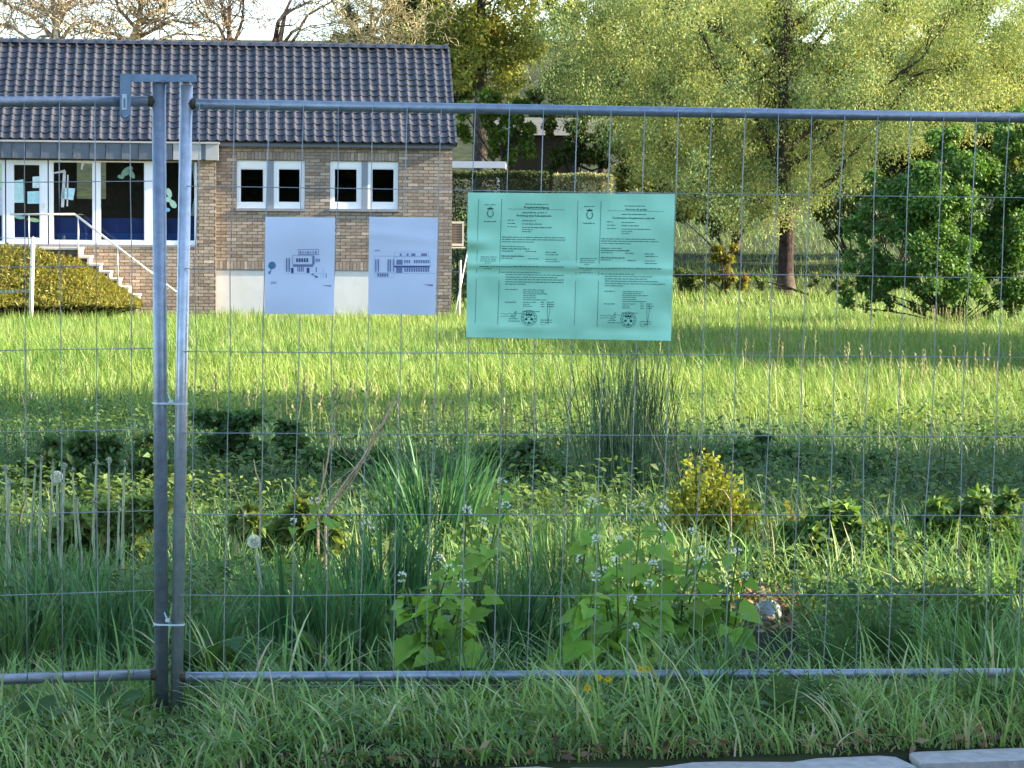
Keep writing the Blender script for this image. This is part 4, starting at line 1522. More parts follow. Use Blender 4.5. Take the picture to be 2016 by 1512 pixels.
# vertical wires: each slightly bent
w0t, w1t = fp(393, 205, .017), fp(1987, 231.5, .017)
w0b, w1b = fp(373, 1333, .017), fp(1938, 1326, .017)
n_wire = 24
for k in range(-0, 33):
    f_ = k / n_wire
    a = extr(w0t, w1t, f_); b = extr(w0b, w1b, f_)
    if (a - w0t).length > LEN - .06: break
    pts = []
    for j in range(8):
        q = extr(a, b, j / 7)
        q = q + Vector((random.gauss(0, .0026), random.gauss(0, .002), 0)) * (1 if 0 < j < 7 else 0)
        pts.append(q)
    pts.append(b + (b - a).normalized() * .022)
    ftube(panel, fen_base, pts, .0015, 'wire', M['wire'], 6)
for k in range(1, 8):
    f_ = .1425 * k if k < 7 else 1.015
    a = extr(T0, B0, f_) - FN * .0205; b = extr(TE, BE, f_) - FN * .0205
    a = a - (b - a).normalized() * .012
    pts = [extr(a, b, j / 12) + Vector((0, 0, random.gauss(0, .0012))) for j in range(13)]
    ftube(panel, fen_base, pts, .0015, 'wire', M['wire'], 6)

PL = (fp(313, 164, .004), fp(318, 1390, .004))
ftube(panel2, fl_base, [PL[0], PL[1]], .0205, 'post', M['steel'], 16)
A0, A1 = fp(300, 199.5, .004), fp(0, 200.5, .004)
C0, C1 = fp(305, 1328.5, .004), fp(0, 1338, .004)
AE = A0 + (A1 - A0).normalized() * LEN; CE = C0 + (C1 - C0).normalized() * LEN
ftube(panel2, fl_base, [A0, AE], .0155, 'rail', M['steel'])
ftube(panel2, fl_base, [C0, CE], .0155, 'rail', M['steel'])
up = (AE - CE).normalized()
ftube(panel2, fl_base, [CE - up * .1, AE + up * .06], .0205, 'post', M['steel'], 16)
for q in (A0, C0):
    d = (AE - A0).normalized()
    ftube(panel2, fl_base, [q - d * .01, q, q + d * .016], [.0165, .018, .0150], 'weld', M['rust'], 10)
va, vb = fp(256, 200, .021), fp(47.5, 200.5, .021)
vc, vd = fp(263, 1329, .021), fp(54, 1338, .021)
for k in range(0, 32):
    a = extr(va, vb, k / 3); b = extr(vc, vd, k / 3)
    if (a - va).length > LEN - .12: break
    pts = [extr(a, b, j / 7) + (Vector((random.gauss(0, .0014), random.gauss(0, .001), 0)) if 0 < j < 7 else Vector((0, 0, 0))) for j in range(8)]
    ftube(panel2, fl_base, pts, .0015, 'wire', M['wire'], 6)
for f_ in (-.0125, .138, .2825, .4265, .567, .709, .8505, .988):
    a = extr(A0, C0, f_) - FN * .0205; b = extr(AE, CE, f_) - FN * .0205
    pts = [extr(a, b, j / 12) + Vector((0, 0, random.gauss(0, .001))) for j in range(13)]
    ftube(panel2, fl_base, pts, .0015, 'wire', M['wire'], 6)


# hook bracket over both posts
def prism(pxs, off0, off1, base, name, mat, par):
    a = [fp(x, y, off1) - base for x, y in pxs]; b = [fp(x, y, off0) - base for x, y in pxs]
    n = len(pxs)
    m = MB()
    m.add(a + b, [tuple(range(n - 1, -1, -1)), tuple(range(n, 2 * n))] + [(i, (i + 1) % n, n + (i + 1) % n, n + i) for i in range(n)])
    return m.build(name, mat, par)


kb = fp(247, 232, .03)
hook = empty('hook_bracket', kb, 'flat steel hook bracket bridging the tops of both fence posts', 'bracket')
M['steel_flat'] = mat_plain('flat_steel', (.22, .30, .38), .5, .35, .5, .2, 22, .12, 90)
prism([(258, 146), (387, 147), (387, 161), (258, 161)], -.024, .030, kb, 'top_bar', M['steel_flat'], hook)
prism([(236, 145), (257.6, 145.5), (257.6, 226), (255, 232), (247, 236), (239, 232), (236, 226)], .026, .034, kb, 'drop_plate', M['steel_flat'], hook)
prism([(240, 185), (249.5, 185), (249.5, 216), (240, 216)], .0345, .0365, kb, 'label_plate', M['tie'], hook)
prism([(243, 193), (247, 193), (247, 212), (243, 212)], .0367, .0375, kb, 'slot', M['mullion'], hook)
bc_ = fp(247, 226, .034) - kb
MB().tube([bc_, bc_ - FN * .008], [.011, .009], 10).build('bolt', M['steel_flat'], hook)
for x_ in (313, 367):
    q = fp(x_, 161, 0) - kb
    MB().tube([q + Vector((0, 0, .002)), q - Vector((0, 0, .012))], .012, 8).build('peg', M['steel_flat'], hook)


def cable_tie(y, xa, xb, head, lab_):
    ca = fp(xa, y, .004); cb = fp(xb, y + .8, 0)
    ra, rb = .0217, .0197
    mid = (ca + cb) / 2
    e = empty('cable_tie', mid, lab_, 'cable tie', 'white cable ties')
    ux = (cb - ca).normalized()
    pts = []
    for k in range(13):
        t_ = math.pi / 2 + math.pi * k / 12
        pts.append(ca + ux * (math.cos(t_) * ra) + FN * (-math.sin(t_) * ra))
    for k in range(13):
        t_ = -math.pi / 2 + math.pi * k / 12
        pts.append(cb + ux * (math.cos(t_) * rb) + FN * (-math.sin(t_) * rb))
    pts.append(pts[0])
    m = MB()
    vs = []; hgt = .0058
    for q in pts:
        c = (q - mid)
        o_ = Vector((c.x, c.y, 0)).normalized() * .0
        out = (q - (ca if (q - ca).length < (q - cb).length else cb)); out.z = 0; out.normalize()
        vs += [c + out * .0016 + Vector((0, 0, hgt / 2)), c + out * .0016 - Vector((0, 0, hgt / 2)), c - Vector((0, 0, hgt / 2)), c + Vector((0, 0, hgt / 2))]
    fs = []
    for i in range(len(pts) - 1):
        for k in range(4):
            fs.append((4 * i + k, 4 * i + (k + 1) % 4, 4 * i + 4 + (k + 1) % 4, 4 * i + 4 + k))
    m.add(vs, fs)
    m.build('band', M['tie'], e)
    hc = fp(head[0], head[1], .023) - mid
    MB().box(hc.x - .006, hc.x + .006, hc.y - .006, hc.y + .005, hc.z - .0055, hc.z + .0055).build('head', M['tie'], e)
    MB().tube([hc, hc + Vector((-.004, -.004, .010)), hc + Vector((-.012, .004, .028))], [.0022, .002, .0016], 5).build('tail', M['tie'], e)


cable_tie(793.5, 315.5, 357, (337, 791), 'white cable tie binding both posts at mid height')
cable_tie(1228, 317.5, 350, (330, 1221), 'white cable tie binding both posts low down near the grass')


# ================================================================== NOTICES
def sheet(name, label, corners, off, mat, wrinkle, nx=36, ny=28, group=None):
    (tl, tr_, br, bl) = corners

    def surf(u, v, o=0.0):
        x = (tl[0] * (1 - u) + tr_[0] * u) * (1 - v) + (bl[0] * (1 - u) + br[0] * u) * v
        y = (tl[1] * (1 - u) + tr_[1] * u) * (1 - v) + (bl[1] * (1 - u) + br[1] * u) * v
        return fp(x, y, off + wrinkle(u, v) + o)
    base = surf(.5, 1)
    e = empty(name, base, label, 'notice', group)
    vs = []; fs = []
    for o in (0, -.0008):
        for j in range(ny + 1):
            for i in range(nx + 1):
                vs.append(surf(i / nx, j / ny, o) - base)
    n1 = (nx + 1) * (ny + 1)
    for j in range(ny):
        for i in range(nx):
            a = j * (nx + 1) + i
            fs.append((a, a + nx + 1, a + nx + 2, a + 1))
            fs.append((n1 + a, n1 + a + 1, n1 + a + nx + 2, n1 + a + nx + 1))
    m = MB(); m.add(vs, fs)
    m.build('paper', mat, e, smooth=True)

    def inv(x, y):                       # pixel -> sheet coordinates
        u = v = .5
        for _ in range(6):
            xl = tl[0] * (1 - v) + bl[0] * v; xr = tr_[0] * (1 - v) + br[0] * v
            u = (x - xl) / (xr - xl)
            yt = tl[1] * (1 - u) + tr_[1] * u; yb = bl[1] * (1 - u) + br[1] * u
            v = (y - yt) / (yb - yt)
        return u, v

    pm = MB()

    def poly(pts, col):
        cs = [surf(*inv(x, y), .0010) - base for x, y in pts]
        pm.add(cs, [tuple(range(len(cs)))[::-1]], col)

    def rect(x0, y0, x1, y1, col):
        n = max(1, int((x1 - x0) / 12))
        for k in range(n):
            a = x0 + (x1 - x0) * k / n; b = x0 + (x1 - x0) * (k + 1) / n
            poly([(a, y0), (b, y0), (b, y1), (a, y1)], col)
    return e, pm, poly, rect, surf, inv, base


def fold(u, c, w_):
    return math.exp(-((u - c) / w_) ** 2)


def wr_green(u, v):
    return 1.4 * wr_green0(u, v) + .02 * max(0, u - .86) * max(0, v - .8) * 30


def wr_green0(u, v):
    h = .0045 * fold(v, .50 + .015 * u, .018) - .0030 * fold(v, .535 + .015 * u, .02)
    h += .0035 * fold(u, .51, .02) - .002 * fold(u, .535, .02)
    h += .010 * fold(u, 0, .10) * fold(v, .34, .045) - .004 * fold(u, .02, .1) * fold(v, .41, .03)
    h += .0025 * math.sin(9 * u + 3 * v) * v + .0022 * math.sin(14 * v + 5 * u) + .0012 * math.sin(31 * u - 17 * v)
    h += .005 * fold(u, 1, .12) * fold(v, .6, .12) + .003 * fold(v, .93, .02) * math.sin(6 * u)
    return h


GC = ((921, 379), (1329, 382), (1321, 671), (918, 664))
e, pm, poly, rect, surf, inv, base = sheet('green_notice', 'large green bilingual notice sheet fixed to the mesh', GC, .034, M['paper_g'], wr_green, 60, 44, 'notices on the fence')
INK = (.025, .11, .10)
INK2 = (.045, .20, .18)
rp = random.Random(5)


def words(x0, x1, y, th=1.5, col=INK, slope=.013):
    x = x0
    while x < x1 - .8:
        wl = min(rp.uniform(3, 11), x1 - x)
        # word made of letter strokes: body plus a few ascenders and gaps
        xx = x
        while xx < x + wl - .3:
            lw = min(rp.uniform(.5, .95), x + wl - xx)
            hh = th * rp.choice([.62, .62, .75, 1.0, 1.0])
            yy = y + (xx - x0) * slope
            dn = th * .25 if rp.random() < .15 else 0
            poly([(xx, yy - hh * .6), (xx + lw, yy - hh * .6), (xx + lw, yy + th * .4 + dn), (xx, yy + th * .4 + dn)], col)
            xx += lw + rp.uniform(.12, .35)
        x += wl + rp.uniform(.9, 1.5)


def vline(x0, y0, x1, y1, wd, col):
    n = 12
    for k in range(n):
        a, b = k / n, (k + 1) / n
        poly([(x0 + (x1 - x0) * a, y0 + (y1 - y0) * a), (x0 + (x1 - x0) * a + wd, y0 + (y1 - y0) * a),
              (x0 + (x1 - x0) * b + wd, y0 + (y1 - y0) * b), (x0 + (x1 - x0) * b, y0 + (y1 - y0) * b)], col)


def text_on(s_, xc, yc, wpx, col):
    """real lettering laid onto the sheet: centred on a pixel, given width in pixels"""
    cu = bpy.data.curves.new('t', 'FONT'); cu.body = s_; cu.align_x = 'LEFT'; cu.resolution_u = 2
    cu.offset = .012
    ob = bpy.data.objects.new('t', cu); COL.objects.link(ob)
    dg = bpy.context.evaluated_depsgraph_get()
    me = bpy.data.meshes.new_from_object(ob.evaluated_get(dg))
    bpy.data.objects.remove(ob); bpy.data.curves.remove(cu)
    vs = np.array([v.co[:] for v in me.vertices]); x0, x1 = vs[:, 0].min(), vs[:, 0].max()
    k = wpx / (x1 - x0)
    pts = [surf(*inv(xc + (v[0] - (x0 + x1) / 2) * k, yc + (v[0] - (x0 + x1) / 2) * k * .013 - v[1] * k + .33 * k), .0010) - base for v in vs]
    pm.add(pts, [tuple(p_.vertices) for p_ in me.polygons], col)
    bpy.data.meshes.remove(me)


L_lines = [(954.6, 976.5, 403, 1.5), (952.5, 976.5, 436, 1.8), (1034, 1079.6, 402, 1.6), (1028.5, 1076, 418.5, 1.8), (999, 1011, 433.3, 1.5), (999, 1015.5, 439.8, 1.5), (999, 1017.6, 446.3, 1.5),
           (1028, 1055, 434.4, 1.5), (1028, 1067, 440.8, 1.5), (1028, 1086, 447.6, 1.5), (1028, 1049, 451.9, 1.4), (1028, 1044.7, 456, 1.4),
           (988.4, 1113, 466.7, 1.6), (988.4, 1113, 471.2, 1.6), (988.4, 1051, 475.8, 1.6), (988, 1034, 485.2, 1.5), (988, 1042, 489.6, 2.0), (988, 1010, 494, 1.6), (1034.8, 1055.6, 495, 1.5), (1074, 1095.7, 496.7, 1.5), (1074, 1099.4, 501.4, 1.5),
           (987, 1031.7, 504, 2.0), (987, 1008.8, 508.2, 1.5), (1040, 1060, 509.4, 1.5), (1074, 1096, 510.2, 1.5), (1074, 1102.5, 515, 1.5),
           (946, 978, 505.7, 1.4), (946, 978, 509.8, 1.4), (945, 977, 513.6, 1.4), (954.6, 968, 517.6, 1.3), (944, 1009, 524.6, 1.8), (952, 970, 529, 1.4), (944, 976, 533, 1.4), (1010, 1110, 524.5, 1.9),
           (987, 1064, 536, 1.5), (995, 1111, 540.6, 1.6), (995, 1097, 545.4, 1.6), (995, 1110, 550, 1.6), (995, 1110, 554.8, 1.6), (995, 1035, 559.2, 1.6),
           (994, 1019.7, 569.8, 1.5), (1030, 1071, 570.6, 1.4), (1030, 1071, 574.4, 1.4), (1030, 1077, 578.2, 1.4), (1030, 1055.6, 582, 1.4), (1030, 1055.6, 586, 1.4), (1030, 1076.5, 590, 1.4),
           (993.6, 1016, 594.8, 1.5), (1029.6, 1055.6, 595, 1.4), (1029.6, 1043, 599, 1.4), (1029.6, 1047, 602.8, 1.4), (1065, 1072, 595, 1.4), (1065, 1072, 599.4, 1.4), (1065, 1072, 603.6, 1.4), (1077.5, 1091, 595, 1.4), (1077.5, 1091, 599.4, 1.4), (1077.5, 1091, 603.6, 1.4),
           (1002, 1020, 627.4, 1.4), (1000.5, 1024, 632, 1.5), (1064, 1087, 630, 1.4), (1064, 1087, 634.4, 1.4), (1028, 1062, 612.8, 1.4)]
for (dx, dy, fr) in ((0, 0, False), (195.6, 3.4, True)):
    for (a, b, y, th) in L_lines:
        if fr: b = a + (b - a) * rp.uniform(.8, 1.08)
        words(a + dx, min(b + dx, 1318), y + dy, th)
    vline(942 + dx, 392 + dy, 935 + dx, 636 + dy, .7, INK2)
    vline(987.5 + dx, 392 + dy, 979.5 + dx, 640 + dy, .8, INK2)
    for k in range(9):
        poly([(1000 + dx + 12.4 * k, 411.0 + dy + .22 * k), (1012.4 + dx + 12.4 * k, 411.2 + dy + .22 * k), (1012.4 + dx + 12.4 * k, 411.7 + dy + .22 * k), (1000 + dx + 12.4 * k, 411.5 + dy + .22 * k)], INK2)
    # crest: crown above a ringed shield
    cx, cy = 965.3 + dx, 418.5 + dy
    poly([(cx - 5.4, cy - 6.0), (cx + 5.4, cy - 6.0), (cx + 6.2, cy - 9.2), (cx + 3.6, cy - 7.8), (cx + 3.4, cy - 10.6), (cx + 1.2, cy - 8.4), (cx, cy - 12.2), (cx - 1.2, cy - 8.4), (cx - 3.4, cy - 10.6), (cx - 3.6, cy - 7.8), (cx - 6.2, cy - 9.2)], INK)
    for k in range(20):
        t0, t1 = math.pi * (-.25 + 1.5 * k / 20), math.pi * (-.25 + 1.5 * (k + .8) / 20)
        wv = 1.3 + .9 * math.sin(k * 1.9) ** 2
        poly([(cx + 6.6 * math.cos(t0), cy + 1.5 + 8.2 * math.sin(t0)), (cx + 6.6 * math.cos(t1), cy + 1.5 + 8.2 * math.sin(t1)), (cx + (6.6 - wv) * math.cos(t1), cy + 1.5 + (8.2 - wv) * math.sin(t1)), (cx + (6.6 - wv) * math.cos(t0), cy + 1.5 + (8.2 - wv) * math.sin(t0))], INK if k % 3 else INK2)
    # round stamp
    sx, sy = 1041.5 + dx * 1.0, 626.0 + dy
    for R_, wv, st in ((15.6, .8, 1), (11.2, .6, 1), (13.4, 2.0, 2)):
        for k in range(36):
            if st == 2 and k % 3 == 2: continue
            t0, t1 = 2 * math.pi * k / 36, 2 * math.pi * (k + (.98 if st == 1 else .55)) / 36
            poly([(sx + R_ * math.cos(t0), sy + R_ * math.sin(t0)), (sx + R_ * math.cos(t1), sy + R_ * math.sin(t1)), (sx + (R_ - wv) * math.cos(t1), sy + (R_ - wv) * math.sin(t1)), (sx + (R_ - wv) * math.cos(t0), sy + (R_ - wv) * math.sin(t0))], INK2)
    for (a, b, R_) in ((-4.5, -6.5, 2.3), (0, -7, 2.4), (4.4, -6.2, 2.2), (-5.6, 2, 2.5), (5.2, 2.4, 2.7), (0, 9.2, 2.2), (-2, -2, 1.2), (2.2, -2.4, 1.2)):
        poly([(sx + a + R_ * math.cos(t) * (1 + .3 * math.sin(3 * t)), sy + b + R_ * math.sin(t)) for t in [k * math.pi / 5 for k in range(10)]], INK)
    # signatures: two scrawls
    def scrawl(pts, wv=.55):
        for (a, b), (c, d) in zip(pts[:-1], pts[1:]):
            nx_, ny_ = -(d - b), (c - a); q = math.hypot(nx_, ny_) + 1e-6; nx_, ny_ = nx_ / q * wv / 2, ny_ / q * wv / 2
            poly([(a - nx_ + dx, b - ny_ + dy), (c - nx_ + dx, d - ny_ + dy), (c + nx_ + dx, d + ny_ + dy), (a + nx_ + dx, b + ny_ + dy)], INK)
    scrawl([(986, 617), (996, 618.5), (1004, 617), (1010, 620), (1016, 612), (1015, 622), (1012, 626), (1007, 622), (1014, 616), (1024, 617.5), (1030, 616)])
    scrawl([(985, 623), (1000, 622), (1009, 624), (1016, 620)])
    scrawl([(1078, 596), (1077.6, 610), (1078.2, 624), (1079.5, 640)])
    scrawl([(1083.4, 596), (1082.4, 612), (1080, 626), (1078.8, 636)])
    scrawl([(1064, 637), (1068, 640), (1073, 638), (1080, 634)])
text_on('Projektankündigung', 1056.3, 408.2, 48.5, INK)
text_on('Annonce de projet', 1252.5, 412.2, 42.5, INK)
text_on('Errichtung eines Kulturgebäudes', 1051.5, 424.6, 68.0, INK)
text_on('Construction d\u2019équipements culturels', 1247.5, 429.2, 83.0, INK)
tag(pm.build('print', M['print'], e, color=True), kind='stuff')

BI = (.22, .26, .44)
BD = (.10, .11, .26)
BL2 = (.40, .47, .66)
W1 = ((522.5, 427), (660, 428.5), (657, 619), (521, 617.5))
e, pm, poly, rect, surf, inv, base = sheet('white_drawing_sheet', 'white sheet printed with a gable view drawing and a round tree', W1, .032, M['paper_w'], lambda u, v: .0045 * math.sin(5 * u + 2 * v) + .0026 * math.sin(9 * v) + .25 * max(0, u - .8) * max(0, v - .85), 18, 24, 'notices on the fence')


def q1(x, y): return 515 + x / 7.37, 420 + y / 7.37
def R1_(x0, y0, x1, y1, col): a, b = q1(x0, y0); c, d = q1(x1, y1); rect(a, b, c, d, col)


def outline(Rf, x0, y0, x1, y1, t, col):
    Rf(x0, y0, x1, y0 + t, col); Rf(x0, y1 - t, x1, y1, col); Rf(x0, y0 + t, x0 + t, y1 - t, col); Rf(x1 - t, y0 + t, x1, y1 - t, col)


outline(R1_, 530, 520, 828, 602, 7, BI)
for k in range(7): R1_(552 + k * 37, 548, 574 + k * 37, 588, BL2 if k % 3 else BI)
outline(R1_, 448, 606, 752, 742, 5, BI); R1_(455, 744, 750, 776, BI); R1_(735, 620, 768, 744, BI)
for k in range(5): R1_(502 + k * 37, 652, 528 + k * 37, 706, BD)
for x in (354, 392): R1_(x, 650, x + 20, 846, BI)
R1_(428, 790, 464, 868, BD); R1_(655, 790, 694, 866, BD)
for k in range(4): R1_(520 + k * 26, 778, 534 + k * 26, 846, BI)
for k in range(3): R1_(784 + k * 24, 656, 798 + k * 24, 702, BI)
R1_(785, 780, 800, 852, BI); R1_(335, 872, 930, 875, BL2); R1_(930, 872, 942, 936, BI)
for (a, b, rx) in ((740, 888, 18), (795, 922, 24), (770, 905, 12)):
    poly([q1(a + rx * math.cos(t) * (1 + .25 * math.sin(4 * t)), b + rx * .6 * math.sin(t)) for t in [k * math.pi / 5 for k in range(10)]], BD)
poly([q1(152 + 56 * math.cos(t) * (1 + .05 * math.sin(5 * t)), 756 + 55 * math.sin(t)) for t in [k * math.pi / 9 for k in range(18)]], (.11, .24, .38))
R1_(128, 808, 140, 850, (.11, .24, .38)); R1_(100, 840, 130, 880, BI)
R1_(132, 990, 214, 1022, BL2); poly([q1(865, 1044), q1(1010, 1046), q1(1010, 1064)], BD)
R1_(860, 870, 864, 940, BL2); R1_(895, 800, 900, 936, BL2)
tag(pm.build('print', M['print'], e, color=True), kind='stuff')

W2 = ((727, 427), (862.5, 428.5), (857, 620), (724.5, 618))
e, pm, poly, rect, surf, inv, base = sheet('white_drawing_sheet', 'white sheet printed with a long facade drawing with many windows', W2, .032, M['paper_w'], lambda u, v: .0055 * math.sin(4 * u - 3 * v + 1) + .0014 * math.sin(8 * v + 3 * u) + .003 * fold(v, .16 + .08 * u, .03), 18, 24, 'notices on the fence')


def q2(x, y): return 720 + x / 7.2, 420 + y / 7.2
def R2_(x0, y0, x1, y1, col): a, b = q2(x0, y0); c, d = q2(x1, y1); rect(a, b, c, d, col)


outline(R2_, 405, 545, 890, 608, 4, BL2); outline(R2_, 405, 614, 920, 742, 4, BL2)
for a, b in ((485, 510), (580, 608), (645, 705), (785, 868)): R2_(a, 568, b, 603, BI)
R2_(436, 655, 522, 728, BI)
for k in range(3): R2_(545 + k * 32, 660, 566 + k * 32, 706, BI)
for k in range(7): R2_(682 + k * 33, 660, 704 + k * 33, 706, BI)
R2_(405, 744, 910, 767, BD); R2_(432, 770, 518, 842, BI)
for k in range(11): R2_(546 + k * 33, 770, 568 + k * 33, 828, BI)
for x in (134, 170, 310, 340, 386): R2_(x, 650, x + 18, 826, BI)
for k in range(5): R2_(165 + k * 33, 850, 188 + k * 33, 896, BI)
outline(R2_, 120, 842, 400, 908, 3, BL2); R2_(400, 848, 990, 852, BL2); outline(R2_, 118, 605, 404, 842, 3, BL2)
R2_(125, 516, 198, 536, BL2); poly([q2(806, 1008), q2(952, 1010), q2(952, 1030)], BD)
tag(pm.build('print', M['print'], e, color=True), kind='stuff')


# ================================================================== GRASS OF THE MEADOW
def in_building(x, y):
    dx = x - BC.x; dy = y - BC.y
    s_ = dx * BU.x + dy * BU.y; d_ = dx * BV.x + dy * BV.y
    f1 = (s_ < 0.02) & (d_ > -.02) & (s_ > XW)
    f2 = (s_ <= XW + .05) & (d_ > SY0 - .1)
    return f1 | f2


def scatter(n, y0, y1, pw, margin):
    u = rng.random(n)
    # density falls with distance
    y = (y0 ** (2 - pw) + u * (y1 ** (2 - pw) - y0 ** (2 - pw))) ** (1 / (2 - pw))
    x = rng.uniform(-1, 1, n) * (.212 * y + margin)
    return x, y


SX = (1512 - 1008) / F


def clearing(x, y):                      # bare trodden patch round the pale stone
    return (np.abs(x - SX * y - .02) < .10 + .06 * vnoise(x, y, .2, 4)) & (y > 8.0) & (y < 9.9)


def grass_field(name, label, n, y0, y1, pw, margin, hfun, wfun, cols, segs, lean=.45, keep=None, seed=0, mean_az=2.3):
    x, y = scatter(n, y0, y1, pw, margin)
    m = ~in_building(x, y) & (kerb_d(x, y) > .015)
    m &= ~((np.abs(x - PATHP.x + .6) < .95) & (np.abs(y - PATHP.y) < .42))
    m &= ~(clearing(x, y) & (rng.random(len(x)) < .9))
    if keep is not None: m &= keep(x, y)
    x = x[m]; y = y[m]
    N = len(x)
    z = gz(x, y) - .01
    h = hfun(x, y, N); wd = wfun(x, y, N)
    az = rng.uniform(0, 2 * np.pi, N)
    az = np.where(rng.random(N) < .35, rng.normal(mean_az, .7, N), az)
    le = np.abs(rng.normal(lean, .25, N))
    t1 = np.clip(.5 + .45 * vnoise(x, y, 1.1, 5) + .45 * vnoise(x, y, 5.5, 11) + rng.normal(0, .25, N), 0, 1)[:, None]
    c = np.array(cols[0]) * (1 - t1) + np.array(cols[1]) * t1
    dry = rng.random(N) < cols[3]
    c[dry] = cols[2]
    c = c * (1 + .17 * rng.standard_normal((N, 1))).clip(.5, 1.6) * (1 + .05 * rng.standard_normal((N, 3)))
    v, t, cc = blades(np.stack([x, y, z], 1), h, wd, le, az, segs, c.clip(.004, .9))
    o = link(name, tri_mesh(name, v, t, M['grass'], cc))
    tag(o, label, 'grass', kind='stuff')
    return o


FG = [(.105, .205, .034), (.245, .33, .064), (.44, .41, .20), .05]
def meadow_h(x, y, N):
    return (.27 + .12 * vnoise(x, y, 2.6, 7) + .08 * vnoise(x, y, .9, 9) + .16 * sstep(.45, .8, vnoise(x, y, 1.6, 17))) * rng.uniform(.5, 1.35, N)


def meadow_w(x, y, N):
    return (.0045 + .00028 * y) * rng.uniform(.7, 1.3, N)


grass_field('meadow_grass', 'sunlit tall grass in the middle of the open meadow', 110000, 19, 38, 1.15, 2.0, meadow_h, meadow_w, FG, 2, .5)
grass_field('far_meadow_grass', 'sunlit tall grass of the meadow in front of the building', 100000, 38, 67, 1.15, 2.0, meadow_h, lambda x, y, N: meadow_w(x, y, N) * 1.15, FG, 1, .5)
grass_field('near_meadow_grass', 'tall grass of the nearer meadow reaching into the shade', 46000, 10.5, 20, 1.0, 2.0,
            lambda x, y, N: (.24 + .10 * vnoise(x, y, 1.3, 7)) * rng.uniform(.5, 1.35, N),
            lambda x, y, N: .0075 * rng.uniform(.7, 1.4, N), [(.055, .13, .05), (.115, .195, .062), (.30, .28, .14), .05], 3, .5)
grass_field('fence_grass', 'rank green grass growing along and through the fence', 31000, 7.55, 10.8, 1.0, 2.0,
            lambda x, y, N: (.10 + .05 * vnoise(x, y, .5, 8) + .15 * sstep(8.2, 9.6, y)) * rng.uniform(.35, 1.6, N),
            lambda x, y, N: .0075 * rng.uniform(.5, 1.6, N), [(.10, .22, .066), (.22, .35, .09), (.42, .39, .20), .06], 3, .55,
            keep=lambda x, y: rng.random(len(x)) < np.clip(.55 + .75 * vnoise(x, y, .35, 3), .12, 1))
grass_field('verge_grass', 'short tufty grass of the verge beside the kerb', 27000, 6.5, 7.9, 1.0, 1.8,
            lambda x, y, N: (.080 + .055 * vnoise(x, y, .3, 6)) * rng.uniform(.4, 2.0, N) * (1 - .72 * np.exp(-((x + .99) / .13) ** 2) * (y < 7.75)),
            lambda x, y, N: .0062 * rng.uniform(.5, 1.7, N), [(.15, .28, .075), (.31, .43, .115), (.56, .50, .27), .12], 3, .8)
grass_field('verge_long_grass', 'long pale blades arching over the verge and the bottom rail', 3400, 6.6, 8.3, 1.0, .8,
            lambda x, y, N: (.22 + .12 * vnoise(x, y, .35, 12)) * rng.uniform(.5, 1.35, N) * (1 - .35 * sstep(7.15, 6.9, y)) * (1 - .8 * np.exp(-((x + .99) / .14) ** 2) * (y < 7.75)),
            lambda x, y, N: .0075 * rng.uniform(.6, 1.4, N), [(.17, .33, .10), (.33, .46, .13), (.58, .53, .28), .12], 5, .75,
            keep=lambda x, y: vnoise(x, y, .28, 15) > -.15)
grass_field('kerb_edge_grass', 'very short grass and moss along the back of the kerb', 26000, 6.7, 8.0, 1.0, .8,
            lambda x, y, N: .035 * rng.uniform(.4, 1.8, N), lambda x, y, N: .0055 * rng.uniform(.6, 1.4, N), [(.15, .27, .07), (.30, .41, .11), (.50, .42, .24), .16], 2, .9,
            keep=lambda x, y: kerb_d(x, y) < .16)
grass_field('far_grass', 'rough pasture on the slope beyond the willow', 45000, 66, 140, 1.6, 3.0,
            lambda x, y, N: .35 * rng.uniform(.5, 1.3, N), lambda x, y, N: .035 * rng.uniform(.7, 1.4, N), FG, 1, .5)

# weeds: broad leaves of many low plants between the grass
def weed_cover(name, label, n, y0, y1, size, col, seed, hmax, thr, tm=LEAF6, wr=.55, margin=1.2):
    r = np.random.default_rng(seed)
    x, y = scatter(n, y0, y1, 1.0, margin)
    m = (vnoise(x, y, .8, seed) > thr) & (kerb_d(x, y) > .03) & ~clearing(x, y)
    x = x[m]; y = y[m]; N = len(x)
    hh = hmax * (.35 + .65 * np.clip(.5 + .5 * vnoise(x, y, .45, seed + 1), 0, 1)) * np.sqrt(r.random(N))
    z = gz(x, y) + .01 + hh
    a = r.uniform(0, 2 * np.pi, N)
    ax = norm(np.stack([np.cos(a), np.sin(a), r.normal(.1, .45, N)], 1))
    nm = norm(np.stack([r.normal(0, .4, N), r.normal(-.15, .4, N), np.ones(N)], 1))
    ln = size * r.uniform(.55, 1.4, N)
    t1 = np.clip(.5 + .6 * vnoise(x, y, .6, seed + 2) + r.normal(0, .2, N), 0, 1)[:, None]
    c = np.array(col[0]) * (1 - t1) + np.array(col[1]) * t1
    v, t, cc = inst(tm, np.stack([x, y, z], 1), ax, nm, ln, ln * wr, (c * (1 + .15 * r.standard_normal((N, 1))).clip(.5, 1.5)).clip(.004, .9))
    o = link(name, tri_mesh(name, v, t, M['leaf'], cc))
    tag(o, label, 'weeds', kind='stuff')


